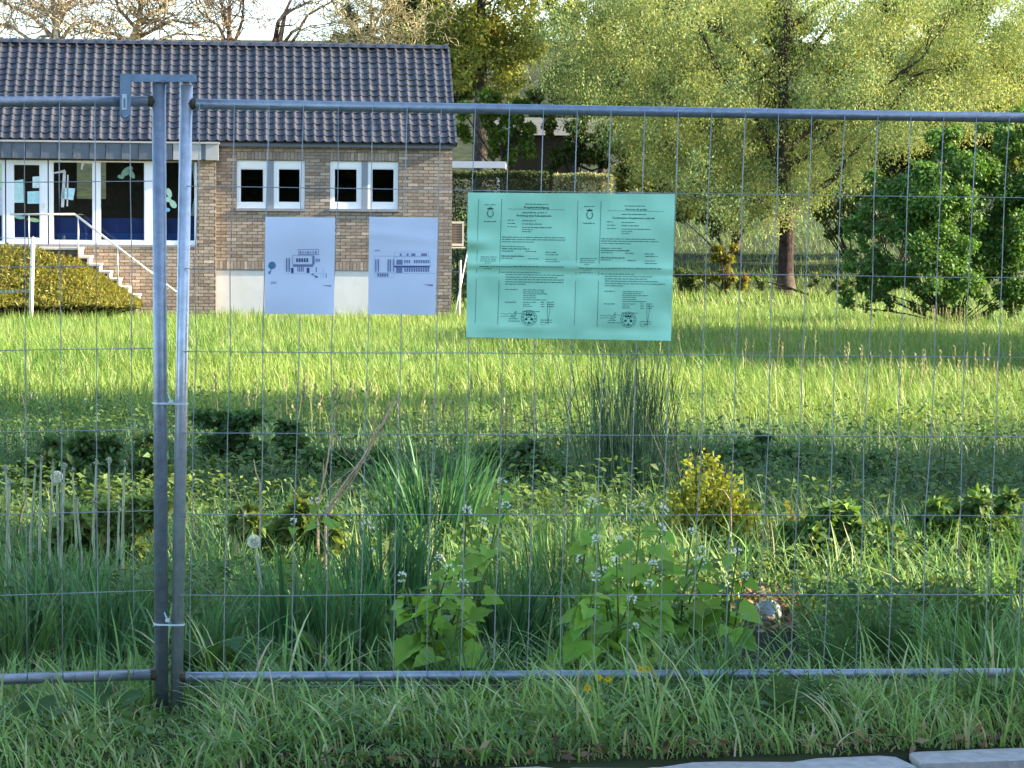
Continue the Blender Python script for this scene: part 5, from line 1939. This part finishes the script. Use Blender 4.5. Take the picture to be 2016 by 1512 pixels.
weed_cover('weed_cover', 'mixed low leafy weeds behind the fence', 46000, 8.6, 15.5, .042, [(.065, .135, .036), (.17, .235, .058)], 91, .30, -.12, tm=LEAF4)
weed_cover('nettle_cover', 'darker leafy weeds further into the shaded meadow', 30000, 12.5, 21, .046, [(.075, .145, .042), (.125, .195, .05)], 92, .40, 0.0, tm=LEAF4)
weed_cover('verge_weeds', 'small clover-like leaves in the verge grass', 6000, 6.9, 8.4, .032, [(.085, .175, .045), (.14, .23, .05)], 93, .07, .05, wr=.8)


# ================================================================== SINGLE PLANTS NEAR THE FENCE
def base_at(px, y):
    p = at_y(px, 1300, y)
    return np.array([p.x, y, float(gz(p.x, y))])


def plant(name, label, cat, base, parts, group=None):
    e = empty(name, base, label, cat, group)
    for pn, (v, t, c), mt, kd in parts:
        o = link(pn, tri_mesh(pn, v - np.array(base), t, M[mt], c, smooth=(mt == 'bark')), e)
        if kd: tag(o, kind='stuff')
    return e


# -- garlic mustard: toothed heart leaves, white flower heads
def mustard(px, y, top, seed, label, lean=0.0, nleaf=16, size=.105):
    r = np.random.default_rng(seed)
    b = base_at(px, y)
    tp = np.array(at_y(px + lean, top, y))
    H = tp[2] - b[2]
    stems = []; LP = []; LA = []; LN = []; LS = []; heads = []
    ns = r.integers(2, 4)
    for s_ in range(ns):
        hh = H * (1 if s_ == 0 else r.uniform(.6, .93))
        end = np.array([tp[0] + (0 if s_ == 0 else r.normal(0, .07)), b[1] + r.normal(0, .05), b[2] + hh])
        mid = (b + end) / 2 + np.array([r.normal(0, .02), r.normal(0, .02), 0])
        stems += poly_segs([b + r.normal(0, .008, 3) * np.array([1, 1, 0]), mid, end], [.0042, .0034, .0022])
        heads.append(end)
        for k in range(nleaf // ns + 1):
            f = r.uniform(.12, .95)
            st = b + (mid - b) * (f / .5) if f < .5 else mid + (end - mid) * ((f - .5) / .5)
            a = r.uniform(0, 2 * np.pi)
            pet = .07 * (1.15 - f) * r.uniform(.6, 1.2)
            d = np.array([math.cos(a), math.sin(a) - .25, .35])
            q = st + norm(d) * pet
            stems += poly_segs([st, q], [.0022, .0016])
            LP.append(q); LA.append(norm(np.array([math.cos(a), math.sin(a) - .2, r.normal(-.35, .3)])))
            LN.append(norm(np.array([r.normal(0, .3), -.55 + r.normal(0, .25), .8])))
            LS.append(size * (1.2 - .75 * f) * r.uniform(.7, 1.2))
    LP = np.array(LP); LA = np.array(LA); LN = np.array(LN); LS = np.array(LS)
    lv = inst(HEART, LP, LA, LN, LS, LS * .95, jit((.21, .37, .05), len(LP), .16, .06, r))
    fl = []
    for hp_ in heads:
        n = 16
        d = norm(r.standard_normal((n, 3)) + np.array([0, -.3, .7]))
        pos = hp_ + d * np.array([.012, .012, .010])
        fl.append(inst(DIAMOND, pos, d + r.normal(0, .4, (n, 3)), norm(d + np.array([0, -.4, .5])), np.full(n, .010), np.full(n, .008), jit((.78, .80, .80), n, .06, .02, r)))
        n = 6
        pos = hp_ - np.array([0, 0, .012]) + r.normal(0, .006, (n, 3))
        fl.append(inst(DIAMOND, pos, r.standard_normal((n, 3)) + np.array([0, 0, 1]), r.standard_normal((n, 3)), np.full(n, .012), np.full(n, .006), jit((.13, .22, .05), n, .1, .04, r)))
    plant('garlic_mustard', label, 'plant', b, [('stem', seg_mesh(stems, (.13, .20, .05), 5, .1, seed), 'bark', None), ('leaves', lv, 'leaf', 'stuff'), ('flower_heads', join(fl), 'leaf', 'stuff')],
          'garlic mustard along the fence')


ML = ['tall garlic mustard leaning right beside the tussock at the rail', 'tallest slender garlic mustard nearest the dark lush clump', 'leafy garlic mustard with flowers in front of the broom', 'garlic mustard right in front of the broom stems', 'short broad garlic mustard below the broom', 'garlic mustard left of the golden privet', 'small garlic mustard under the golden privet', 'low bushy garlic mustard at the rail under the white sheets', 'low garlic mustard with bright leaves beside the tussock', 'garlic mustard standing left of the pale stone', 'low garlic mustard close behind the buttercups', 'thin garlic mustard near the foot of the dry stalks', 'thin garlic mustard right of the dry stalks', 'low garlic mustard left of the buttercups', 'thin pale garlic mustard behind the tussock']
for k, (px_, y_, top_, ln_, nl) in enumerate(((860, 8.25, 1000, 60, 20), (905, 8.5, 948, 85, 16), (1170, 8.4, 985, -5, 26), (1240, 8.3, 1000, 25, 26), (1205, 8.15, 1060, -30, 24), (1290, 8.5, 1012, 20, 18), (1340, 8.6, 1045, 20, 14),
                                              (830, 8.1, 1135, -40, 22), (870, 8.05, 1110, 15, 22), (1425, 8.5, 1085, 25, 14), (1270, 8.05, 1150, 10, 24), (640, 9.6, 985, -20, 8), (700, 9.5, 1030, 20, 8), (1150, 8.05, 1130, 20, 22), (930, 8.9, 1000, -10, 10))):
    mustard(px_, y_, top_, 400 + k, ML[k], ln_, nl)

# -- broom: bundle of thin upright green stems
r = np.random.default_rng(501)
by_ = 13.6
b = base_at(1232, by_)
segs = []
for k in range(190):
    a = r.normal(0, 1)
    ang_ = np.clip(r.normal(0, .11), -.26, .26)
    Hs = r.uniform(.55, .92)
    p0 = b + np.array([r.normal(0, .11), r.normal(0, .08), 0])
    d = np.array([ang_, r.normal(0, .10), 1.0])
    p1 = p0 + d * Hs * .5 + np.array([r.normal(0, .012), 0, 0]); p2 = p0 + d * Hs + np.array([ang_ * .1 + r.normal(0, .025), r.normal(0, .02), 0])
    segs += poly_segs([p0, p1, p2], [.0030, .0024, .0012])
    if r.random() < .5:
        q = p1 + (p2 - p1) * r.uniform(0, .6)
        segs += poly_segs([q, q + np.array([r.normal(0, .06), r.normal(0, .04), r.uniform(.12, .25)])], [.0022, .0010])
plant('broom_shrub', 'upright clump of thin green leafless broom stems behind the green notice', 'shrub', b, [('stems', seg_mesh(segs, (.11, .175, .085), 4, .25, 502), 'bark', 'stuff')])
for k, (px_, y_, top_) in enumerate(((1060, 14.5, 745), (1345, 13.0, 800), (1375, 13.3, 790), (1850, 13.5, 840))):
    r = np.random.default_rng(510 + k)
    b = base_at(px_, y_); H = at_y(px_, top_, y_).z - b[2]
    segs = []
    for j in range(5):
        branch_set(b + np.array([r.normal(0, .03), 0, 0]), (r.normal(0, .35), r.normal(0, .2), 1), H * r.uniform(.7, 1), .003, 1, r, segs, .4, .08, .05, (2, 3), .4, 5)
    plant('twiggy_sapling', ('thin branched stalk just left of the broom', 'thin branched stalk just right of the broom', 'taller branched stalk rising behind the golden privet', 'thin branched stalk far right of the broom in the shaded grass')[k], 'plant', b, [('stems', seg_mesh(segs, (.10, .10, .075), 4, .2, 511 + k), 'bark', 'stuff')], 'twiggy saplings in the shade')

# -- lush clumps of broad blades
def clump(name, label, px, y, top, nb_, wpx, wd, col, seed, group='lush grass clumps behind the fence', lean=.28, segs_=5):
    r = np.random.default_rng(seed)
    b = base_at(px, y); H = at_y(px, top, y).z - b[2]
    sp = wpx / F * y * .5
    bx = b[0] + r.normal(0, sp * .45, nb_); byy = b[1] + r.normal(0, sp * .4, nb_)
    bs = np.stack([bx, byy, gz(bx, byy) - .005], 1)
    h = H * np.clip(r.normal(.78, .2, nb_), .3, 1.12)
    az = np.where(bx > b[0], r.normal(0, .9, nb_), r.normal(np.pi, .9, nb_))
    v, t, c = blades(bs, h, wd * r.uniform(.6, 1.3, nb_), np.abs(r.normal(lean, .16, nb_)), az, segs_, jit(col, nb_, .2, .06, r), r)
    plant(name, label, 'grass clump', b, [('blades', (v, t, c), 'grass', 'stuff')], group)


clump('grass_clump', 'tall dark clump of broad grass blades beside the dry stalks', 855, 11.0, 845, 330, 210, .012, (.075, .185, .068), 601)
clump('grass_clump', 'bluish clump of long blades low in front of the dry stalks', 570, 8.6, 1060, 200, 210, .011, (.10, .225, .078), 602)
clump('grass_clump', 'bluish clump of long blades right of the fence posts', 690, 8.5, 1075, 150, 150, .010, (.10, .225, .072), 603)
clump('grass_clump', 'dark clump of long blades between the flowering mustard plants', 1010, 8.7, 1080, 260, 170, .009, (.075, .175, .06), 604)
clump('grass_clump', 'clump of long blades behind the left fence panel', 230, 8.5, 1075, 200, 220, .009, (.095, .21, .075), 605)
clump('grass_clump', 'thin tussock leaning against the left panel mesh', 60, 8.3, 1110, 140, 170, .008, (.10, .19, .055), 606, lean=.4)
clump('grass_clump', 'tussock pushing up through the bottom rail below the green notice', 920, 7.75, 1240, 170, 120, .0075, (.11, .21, .06), 607, lean=.5)
clump('grass_clump', 'tussock sprawling over the bottom rail near the yellow buttercups', 1390, 7.75, 1190, 130, 130, .0065, (.12, .22, .065), 608, lean=.5)
clump('grass_clump', 'tussock at the foot of the fence posts', 470, 7.5, 1330, 150, 130, .006, (.12, .22, .06), 609, lean=.6)
clump('grass_clump', 'coarse tussock by the kerb joint', 1960, 7.6, 1250, 150, 130, .0065, (.13, .23, .06), 610, lean=.55)
clump('grass_clump', 'dense dark tussock at the sunlit edge of the shade', 1545, 16.5, 845, 220, 200, .010, (.08, .165, .05), 611, lean=.35)
clump('grass_clump', 'tussock near the old slab of path', 170, 20.0, 760, 200, 220, .011, (.09, .185, .05), 612, lean=.4)


clump('grass_clump', 'wide dark stand of long blades left of the posts', 130, 8.9, 1050, 260, 260, .011, (.09, .20, .075), 613)
clump('grass_clump', 'tall lush blades rising behind the bluish clump', 760, 9.2, 985, 200, 160, .012, (.085, .20, .075), 614, lean=.2)
clump('grass_clump', 'soft tall blades behind the mustard flowers', 1110, 9.6, 960, 180, 180, .010, (.095, .20, .06), 615, lean=.25)
clump('grass_clump', 'blades mixed with weeds right of the stones', 1750, 8.5, 1130, 200, 260, .009, (.14, .26, .07), 616, lean=.45)
clump('grass_clump', 'leafy tussock behind the bottom rail at the far right', 1930, 8.3, 1150, 180, 220, .009, (.14, .27, .07), 617, lean=.45)
clump('grass_clump', 'blades close behind the right hand post', 410, 8.2, 1130, 150, 130, .010, (.10, .21, .07), 618, lean=.35)

for k, (px_, y_, blobs, n_, col_, lb_) in enumerate((
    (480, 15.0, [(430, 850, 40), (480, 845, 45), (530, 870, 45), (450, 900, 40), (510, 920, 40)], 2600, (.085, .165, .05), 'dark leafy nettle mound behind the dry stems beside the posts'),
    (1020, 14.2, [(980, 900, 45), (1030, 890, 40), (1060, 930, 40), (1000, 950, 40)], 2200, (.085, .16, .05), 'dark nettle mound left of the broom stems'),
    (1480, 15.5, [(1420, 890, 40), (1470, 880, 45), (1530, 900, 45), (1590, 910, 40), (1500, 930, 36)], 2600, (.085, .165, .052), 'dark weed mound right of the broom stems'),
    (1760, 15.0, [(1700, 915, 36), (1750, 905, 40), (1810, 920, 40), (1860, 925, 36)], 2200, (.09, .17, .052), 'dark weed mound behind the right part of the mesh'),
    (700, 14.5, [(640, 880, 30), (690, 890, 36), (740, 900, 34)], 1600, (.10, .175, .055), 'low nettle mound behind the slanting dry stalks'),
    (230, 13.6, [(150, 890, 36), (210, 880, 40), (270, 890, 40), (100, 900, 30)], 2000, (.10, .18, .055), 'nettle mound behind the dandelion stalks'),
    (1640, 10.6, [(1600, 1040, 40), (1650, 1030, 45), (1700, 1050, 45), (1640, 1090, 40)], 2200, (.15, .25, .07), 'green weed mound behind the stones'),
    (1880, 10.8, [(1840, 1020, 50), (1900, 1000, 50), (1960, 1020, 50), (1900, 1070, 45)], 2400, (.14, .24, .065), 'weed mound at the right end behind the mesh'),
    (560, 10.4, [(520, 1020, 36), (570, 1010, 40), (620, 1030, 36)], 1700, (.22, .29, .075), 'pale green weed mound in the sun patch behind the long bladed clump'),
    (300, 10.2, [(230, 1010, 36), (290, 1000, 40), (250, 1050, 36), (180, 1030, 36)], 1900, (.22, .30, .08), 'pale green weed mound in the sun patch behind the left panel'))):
    b_ = base_at(px_, y_)
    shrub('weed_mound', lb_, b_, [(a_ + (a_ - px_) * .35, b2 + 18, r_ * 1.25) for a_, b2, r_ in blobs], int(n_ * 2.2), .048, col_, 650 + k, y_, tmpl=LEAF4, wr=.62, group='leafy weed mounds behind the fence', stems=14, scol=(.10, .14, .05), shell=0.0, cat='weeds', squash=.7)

# -- yellow leaved privet
def yellow_bush(label, px, y, top, bot, wpx, n, seed, col=(.28, .31, .035)):
    r = np.random.default_rng(seed)
    b = base_at(px, y)
    zt = at_y(px, top, y).z; sc = y / F
    segs = []; P = []
    for k in range(int(10 + n / 120)):
        x1 = r.normal(0, wpx * sc * .24)
        hh = (zt - b[2]) * np.clip(1 - abs(x1) / (wpx * sc * .62), .35, 1) * r.uniform(.75, 1.02)
        e_ = b + np.array([x1, r.normal(0, wpx * sc * .2), hh])
        st = b + np.array([x1 * .3, r.normal(0, .02), 0])
        md = (st + e_) / 2 + r.normal(0, .015, 3)
        segs += poly_segs([st, md, e_], [.004, .003, .0015])
        m = int(n / (10 + n / 120))
        f = r.uniform(.12, 1, m)
        base_ = np.where(f[:, None] < .5, st + (md - st) * (f[:, None] / .5), md + (e_ - md) * ((f[:, None] - .5) / .5))
        P.append(base_ + r.normal(0, .018, (m, 3)))
    P = np.concatenate(P); N = len(P)
    ax = norm(r.standard_normal((N, 3)) + np.array([0, -.2, .4])); nm = norm(r.standard_normal((N, 3)) * .7 + np.array([0, -.5, .7]))
    ln = .026 * r.uniform(.6, 1.35, N)
    c = jit(col, N, .2, .06, r)
    plant('privet_bush', label, 'shrub', b, [('stems', seg_mesh(segs, (.10, .08, .045), 4, .2, seed), 'bark', None), ('foliage', inst(LEAF6, P, ax, nm, ln, ln * .62, c), 'leaf', 'stuff')], 'golden privet bushes')


yellow_bush('bright golden privet bush glowing in a patch of sun behind the mesh', 1390, 11.6, 858, 1110, 235, 4600, 701)
yellow_bush('small golden privet sprig right of the glowing privet bush', 1468, 11.4, 958, 1080, 70, 320, 702)
yellow_bush('thin golden sprig farther right with reddish tips', 1560, 11.0, 975, 1110, 80, 300, 703, (.24, .22, .04))
yellow_bush('low lit leafy weed bush near the right end of the mesh', 1850, 9.4, 1140, 1300, 240, 1100, 704, (.20, .24, .05))

# -- dandelions gone to seed
def dandelion(px, y, head, seed, puff, label):
    r = np.random.default_rng(seed)
    b = base_at(px + r.normal(0, 14), y)
    h_ = np.array(at_y(px, head, y))
    md = (b + h_) / 2 + np.array([r.normal(0, .012), r.normal(0, .01), 0])
    parts = [('stem', seg_mesh(poly_segs([b, md, h_], [.0052, .0048, .0038]), (.42, .46, .30), 6, .05, seed), 'bark', None)]
    if puff > 1:
        n = 520
        d = norm(r.standard_normal((n, 3)))
        fl = inst(DIAMOND, h_ + d * .019, d + r.normal(0, .3, (n, 3)), norm(r.standard_normal((n, 3))), np.full(n, .006), np.full(n, .0045), jit((.85, .86, .88), n, .05, .02, r))
        st = sticks(np.repeat(h_[None], 80, 0), h_ + d[:80] * .019, np.full(80, .0004), np.full(80, .0003), 3, jit((.6, .6, .58), 80, .1, .02, r))
        parts.append(('seed_head', join([fl, st]), 'leaf', 'stuff'))
    else:
        n = 26
        d = norm(r.standard_normal((n, 3)) + np.array([0, 0, -.2]))
        fl = inst(DIAMOND, h_ + d * .003, d, norm(r.standard_normal((n, 3))), r.uniform(.008, .016, n), np.full(n, .005), jit((.42, .46, .42) if puff else (.14, .17, .10), n, .2, .04, r))
        core = inst(LEAF6, np.repeat(h_[None], 8, 0), norm(r.standard_normal((8, 3))), norm(r.standard_normal((8, 3))), np.full(8, .011), np.full(8, .010), jit((.55, .56, .52), 8, .1, .03, r))
        parts.append(('seed_head', join([fl, core]), 'leaf', 'stuff'))
    plant('dandelion', label, 'dandelion', b, parts, 'dandelions gone to seed')


dl = 'dandelion stalk with a half blown seed head behind the left panel'
for k, (px_, hy_, pf) in enumerate(((11, 921, 1), (19, 948, 1), (70, 920, 0), (81, 902, 0), (112, 939, 2), (127, 917, 1), (143, 926, 0), (190, 910, 1), (215, 906, 1), (150, 985, 1), (246, 912, 0), (105, 910, 0), (235, 990, 0), (185, 985, 0))):
    dandelion(px_, 9.2 + (k * 7 % 5) * .12, hy_, 800 + k, pf, 'dandelion with a full round white seed head behind the left panel' if pf == 2 else dl)
dandelion(500, 8.7, 1066, 830, 2, 'dandelion with a white seed head right of the fence posts')

# -- dry stalks
def stalk(pls, y, label, seed, rad=.0042, col=(.58, .42, .26)):
    b = None; segs = []
    r = np.random.default_rng(seed)
    for pl, rr_ in pls:
        pts = [np.array(at_y(a, c, y + r.normal(0, .01))) for a, c in pl]
        if b is None:
            b = pts[0].copy()
            b[2] = float(gz(b[0], b[1]))
            pts = [b] + pts
        segs += poly_segs(pts, list(np.linspace(rr_, rr_ * .45, len(pts))))
    plant('dry_stalk', label, 'dead stalk', b, [('stalk', seg_mesh(segs, col, 6, .12, seed), 'bark', None)], 'dead stalks behind the fence')


stalk([([(641, 1011), (672, 960), (712, 905), (750, 840), (783, 772)], .0058), ([(648, 1008), (690, 955), (728, 885), (765, 815), (780, 790)], .0045), ([(655, 990), (700, 930), (735, 860), (760, 830)], .0036), ([(725, 870), (732, 850), (722, 850)], .0025), ([(740, 845), (755, 832), (750, 826)], .0022)],
      9.9, 'bundle of dry tan stalks slanting up to the right', 901)
stalk([([(627, 988), (640, 935), (646, 900), (655, 840), (664, 800)], .0048), ([(655, 838), (668, 870), (682, 895), (692, 905), (699, 898)], .0034), ([(637, 950), (637, 905)], .0036)], 10.0, 'broken dry stalk with a hooked side shoot', 902)
stalk([([(512, 975), (512, 950), (504, 930), (500, 905)], .0032)], 10.0, 'short curved dry stem near the posts', 903)
stalk([([(480, 1010), (462, 965), (447, 942)], .0030)], 9.6, 'short leaning dry stem right beside the posts', 904)
stalk([([(625, 985), (665, 945), (715, 908), (735, 900)], .0030)], 10.0, 'thin dry stem bent sideways under the slanting bundle', 905)
stalk([([(1440, 1015), (1438, 985), (1425, 965), (1412, 962)], .0022)], 10.9, 'thin arched dry stem beside the glowing privet', 906)

# -- docks and fern-leaved weeds
def dock(px, y, label, n, size, seed, col=(.065, .13, .040), up=.6):
    r = np.random.default_rng(seed)
    b = base_at(px, y)
    a = np.linspace(0, 2 * np.pi, n, endpoint=False) + r.normal(0, .25, n)
    d = np.stack([np.cos(a), np.sin(a), np.full(n, up) * r.uniform(.5, 1.4, n)], 1)
    pos = b + norm(d) * .05 + np.array([0, 0, .02])
    ln = size * r.uniform(.7, 1.2, n)
    nm = norm(np.stack([-np.cos(a) * .5, -np.sin(a) * .5 - .3, np.ones(n)], 1))
    T = np.array([(0, 0, 0), (.12, .12, .02), (.3, .22, .05), (.5, .24, .06), (.75, .16, .03), (1, 0, -.08), (.75, -.16, .03), (.5, -.24, .06), (.3, -.22, .05), (.12, -.12, .02), (.3, 0, .0), (.6, 0, .0)])
    TF = np.array([(0, 10, 1), (1, 10, 2), (2, 10, 3), (3, 10, 11), (3, 11, 4), (4, 11, 5), (5, 11, 6), (6, 11, 7), (7, 11, 10), (7, 10, 8), (8, 10, 9), (9, 10, 0)])
    lv = inst((T, TF), pos, d, nm, ln, ln * 1.1, jit(col, n, .15, .05, r))
    st = sticks(np.repeat(b[None], n, 0), pos, np.full(n, .004), np.full(n, .003), 5, jit((.12, .15, .06), n, .1, .03, r))
    plant('dock_plant', label, 'plant', b, [('leaves', lv, 'leaf', 'stuff'), ('stalks', st, 'bark', 'stuff')], 'broad leaved docks')


dock(440, 8.0, 'dark broad leaved dock just right of the posts', 8, .17, 1001, up=1.0)
dock(390, 7.9, 'dock with an upright leaf close against the right hand post', 6, .15, 1002, up=1.6)
dock(50, 7.2, 'dock with oval leaves in the verge below the left panel', 6, .10, 1003, (.08, .155, .04))
dock(210, 7.4, 'low dock under the bottom rail of the left panel', 7, .09, 1004, (.075, .15, .04))
dock(1560, 7.5, 'pale green dock in the verge below the white stone', 7, .10, 1005, (.085, .165, .06))
dock(1240, 8.2, 'dock below the flowering mustard plants', 8, .12, 1006, (.085, .16, .035))
dock(1950, 7.7, 'dock near the bottom rail at the far right', 7, .10, 1007, (.08, .15, .05))
dock(640, 8.3, 'dock with a bright upright leaf between the long bladed clumps', 6, .14, 1008, (.085, .165, .035), 1.4)


def fern_weed(px, y, label, seed, n=6, L=.2, col=(.10, .19, .05)):
    r = np.random.default_rng(seed)
    b = base_at(px, y)
    P = []; A = []; N_ = []; S = []; segs = []
    for k in range(n):
        a = r.uniform(0, 2 * np.pi); el = r.uniform(.7, 1.3)
        d = norm(np.array([math.cos(a) * math.cos(el), math.sin(a) * math.cos(el), math.sin(el)]))
        l_ = L * r.uniform(.7, 1.2)
        e_ = b + d * l_
        segs += poly_segs([b, e_], [.003, .001])
        sd = norm(np.cross(d, np.array([math.sin(a) * .3, -1, .3])))
        for j in range(9):
            f = .25 + .75 * j / 9
            for sg in (-1, 1):
                P.append(b + d * l_ * f); A.append(sd * sg + d * .6); N_.append(np.cross(d, sd)); S.append(l_ * .30 * (1.15 - f))
    P = np.array(P); S = np.array(S)
    plant('feathery_weed', label, 'plant', b, [('leaves', inst(DIAMOND, P, np.array(A), np.array(N_), S, S * .35, jit(col, len(P), .12, .05, r)), 'leaf', 'stuff'), ('stalks', seg_mesh(segs, (.14, .2, .07), 4, .1, seed), 'bark', 'stuff')], 'feathery leaved weeds')


fern_weed(1550, 7.55, 'pale feathery leaved weed standing in front of the bottom rail', 1011, 5, .17)
fern_weed(1600, 7.6, 'feathery weed beside the pale dock', 1012, 4, .19)
fern_weed(1640, 8.2, 'feathery weed behind the bottom rail near the stones', 1013, 7, .25, (.07, .14, .045))
fern_weed(1730, 8.4, 'tall feathery weed right of the stones', 1014, 8, .30, (.065, .13, .04))
fern_weed(1000, 7.8, 'dark feathery weed at the rail below the green notice', 1015, 6, .18, (.06, .125, .04))
fern_weed(1900, 8.8, 'feathery weed at the right end behind the mesh', 1016, 8, .30, (.075, .14, .04))

# -- buttercups
for k, (px_, py_, y_) in enumerate(((1179, 1334, 7.35), (1197, 1337, 7.33), (1262, 1318, 7.4), (1274, 1318, 7.4), (1156, 1355, 7.3), (1157, 1490, 7.1), (1135, 1496, 7.1), (1178, 1482, 7.12))):
    r = np.random.default_rng(1100 + k)
    h_ = np.array(at_y(px_, py_, y_)); b = np.array([h_[0] + r.normal(0, .03), y_ + .02, float(gz(h_[0], y_))])
    sm = 1.0 if k < 5 else .45
    n = 6
    a = np.arange(n) * 2 * np.pi / n
    d = np.stack([np.cos(a), np.full(n, -.25), np.sin(a)], 1)
    fl = inst(LEAF6, np.repeat(h_[None], n, 0), d, np.repeat(np.array([[0, -1., .3]]), n, 0) + r.normal(0, .15, (n, 3)), np.full(n, .0115 * sm), np.full(n, .013 * sm), jit((.70, .48, .01), n, .08, .02, r))
    plant('buttercup', 'yellow buttercup in front of the bottom rail' if k < 5 else 'tiny yellow flower beside the kerb', 'flower', b,
          [('petals', fl, 'leaf', 'stuff'), ('stem', seg_mesh(poly_segs([b, (b + h_) / 2 + np.array([.005, 0, 0]), h_], [.0016, .0014, .0012]), (.10, .16, .05), 5, .05, k), 'bark', None)],
          'buttercups at the rail' if k < 5 else 'tiny yellow flowers by the kerb')


# -- stones among dead leaves
def stone(px, py, y, sx, sy, sz, label, seed):
    r = random.Random(seed)
    p = gpt(px, py); z = p.z
    import bmesh
    bm = bmesh.new()
    bmesh.ops.create_icosphere(bm, subdivisions=2, radius=1)
    for v in bm.verts:
        k = 1 + .16 * math.sin(3 * v.co.x + seed) * math.cos(4 * v.co.y) + r.uniform(-.06, .06)
        v.co = Vector((v.co.x * sx * k, v.co.y * sy * k, max(-.3, v.co.z) * sz * k))
    me = bpy.data.meshes.new('stone'); bm.to_mesh(me); bm.free(); me.materials.append(M['stone'])
    o = link('stone', me, None, (p.x, p.y, z + sz * .32))
    o.rotation_euler = (0.1, .15, r.uniform(0, 3))
    tag(o, label, 'stone', 'pale stones among the weeds')


stone(1512, 1222, 9.6, .085, .055, .062, 'pale blue-white stone lying among dead leaves behind the mesh', 3)
stone(1668, 1256, 9.2, .042, .035, .030, 'smaller pale stone half hidden by feathery weeds', 5)
# dead leaf litter
def litter(name, label, boxes, seed, size, cols):
    r = np.random.default_rng(seed)
    P = []
    for (px_, py_, y_, w_, d_, zr, n) in boxes:
        c = at_y(px_, py_, y_)
        x = c.x + r.normal(0, w_, n); y = y_ + r.normal(0, d_, n)
        P.append(np.stack([x, y, gz(x, y) + .012 + zr * r.random(n)], 1))
    P = np.concatenate(P); n = len(P)
    P = P[kerb_d(P[:, 0], P[:, 1]) > -.02]; n = len(P)
    ax = norm(r.standard_normal((n, 3)) * np.array([1, 1, .35])); nm = norm(r.standard_normal((n, 3)) * .5 + np.array([0, -.3, 1]))
    ln = size * r.uniform(.5, 1.6, n)
    k = r.integers(0, len(cols), n)
    c = np.array(cols)[k] * (1 + .2 * r.standard_normal((n, 1))).clip(.5, 1.5)
    o = link(name, tri_mesh(name, *(lambda q: (q[0], q[1]))(inst(LEAF6, P, ax, nm, ln, ln * .45, c))[:2], M['leaf'], inst(LEAF6, P, ax, nm, ln, ln * .45, c)[2]))
    tag(o, label, 'dead leaves', kind='stuff')


DC = [(.30, .17, .09), (.20, .12, .07), (.38, .26, .15), (.13, .09, .06)]
litter('leaf_litter', 'heap of brown dead leaves around the pale stones', [(1505, 1190, 9.75, .13, .12, .10, 260), (1570, 1240, 9.3, .14, .10, .05, 160)], 1201, .035, DC)
kl = []
for t_ in np.linspace(-.9, 1.6, 26):
    q = K0 + KU * t_ + KN * .02
    kl.append((q.x, q.y))
r = np.random.default_rng(1202)
Pk = np.array([[a + r.normal(0, .05), b_ + abs(r.normal(0, .035)), 0] for a, b_ in kl for _ in range(9)])
Pk[:, 2] = gz(Pk[:, 0], Pk[:, 1]) + .012 + .03 * r.random(len(Pk))
n = len(Pk)
ln = .035 * r.uniform(.5, 1.8, n)
v, t, c = inst(DIAMOND, Pk, norm(r.standard_normal((n, 3)) * np.array([1, 1, .3])), norm(r.standard_normal((n, 3)) * .4 + np.array([0, 0, 1])), ln, ln * .35, np.array(DC)[r.integers(0, 4, n)] * (1 + .2 * r.standard_normal((n, 1))).clip(.5, 1.5))
o = link('kerb_litter', tri_mesh('kerb_litter', v, t, M['leaf'], c)); tag(o, 'dry brown debris gathered behind the kerb', 'dead leaves', kind='stuff')

# seed heads of meadow grass standing above the blades
r = np.random.default_rng(1301)
pl = []
for (px_, y_, n_, wpx_) in ((1480, 33, 26, 160), (1850, 52, 40, 120), (1800, 24, 40, 220), (1560, 30, 24, 200), (1250, 40, 14, 140), (620, 17, 30, 260), (900, 16, 30, 260)):
    for _ in range(n_):
        pl.append((px_ + r.normal(0, wpx_ * .5), y_ + r.normal(0, .6)))
segs = []; P = []
for (a, y_) in pl:
    b = base_at(a, y_); Hh = r.uniform(.4, .62)
    tp = b + np.array([r.normal(0, .05), r.normal(0, .04), Hh])
    segs += poly_segs([b, tp], [.0016 + y_ * .00009, .001 + y_ * .00007])
    for k in range(7):
        P.append(tp - np.array([0, 0, .02 * k]) + r.normal(0, .005, 3))
P = np.array(P); n = len(P)
sh_ = seg_mesh(segs, (.26, .26, .12), 3, .15, 1302)
hd = inst(DIAMOND, P, norm(r.standard_normal((n, 3)) * .3 + np.array([0, 0, 1])), norm(r.standard_normal((n, 3))), np.full(n, .035), np.full(n, .014), jit((.36, .33, .19), n, .15, .04, r))
v, t, c = join([sh_, hd])
o = link('grass_seed_heads', tri_mesh('grass_seed_heads', v, t, M['leaf'], c)); tag(o, 'pale seed heads of meadow grass above the blades', 'grass', kind='stuff')
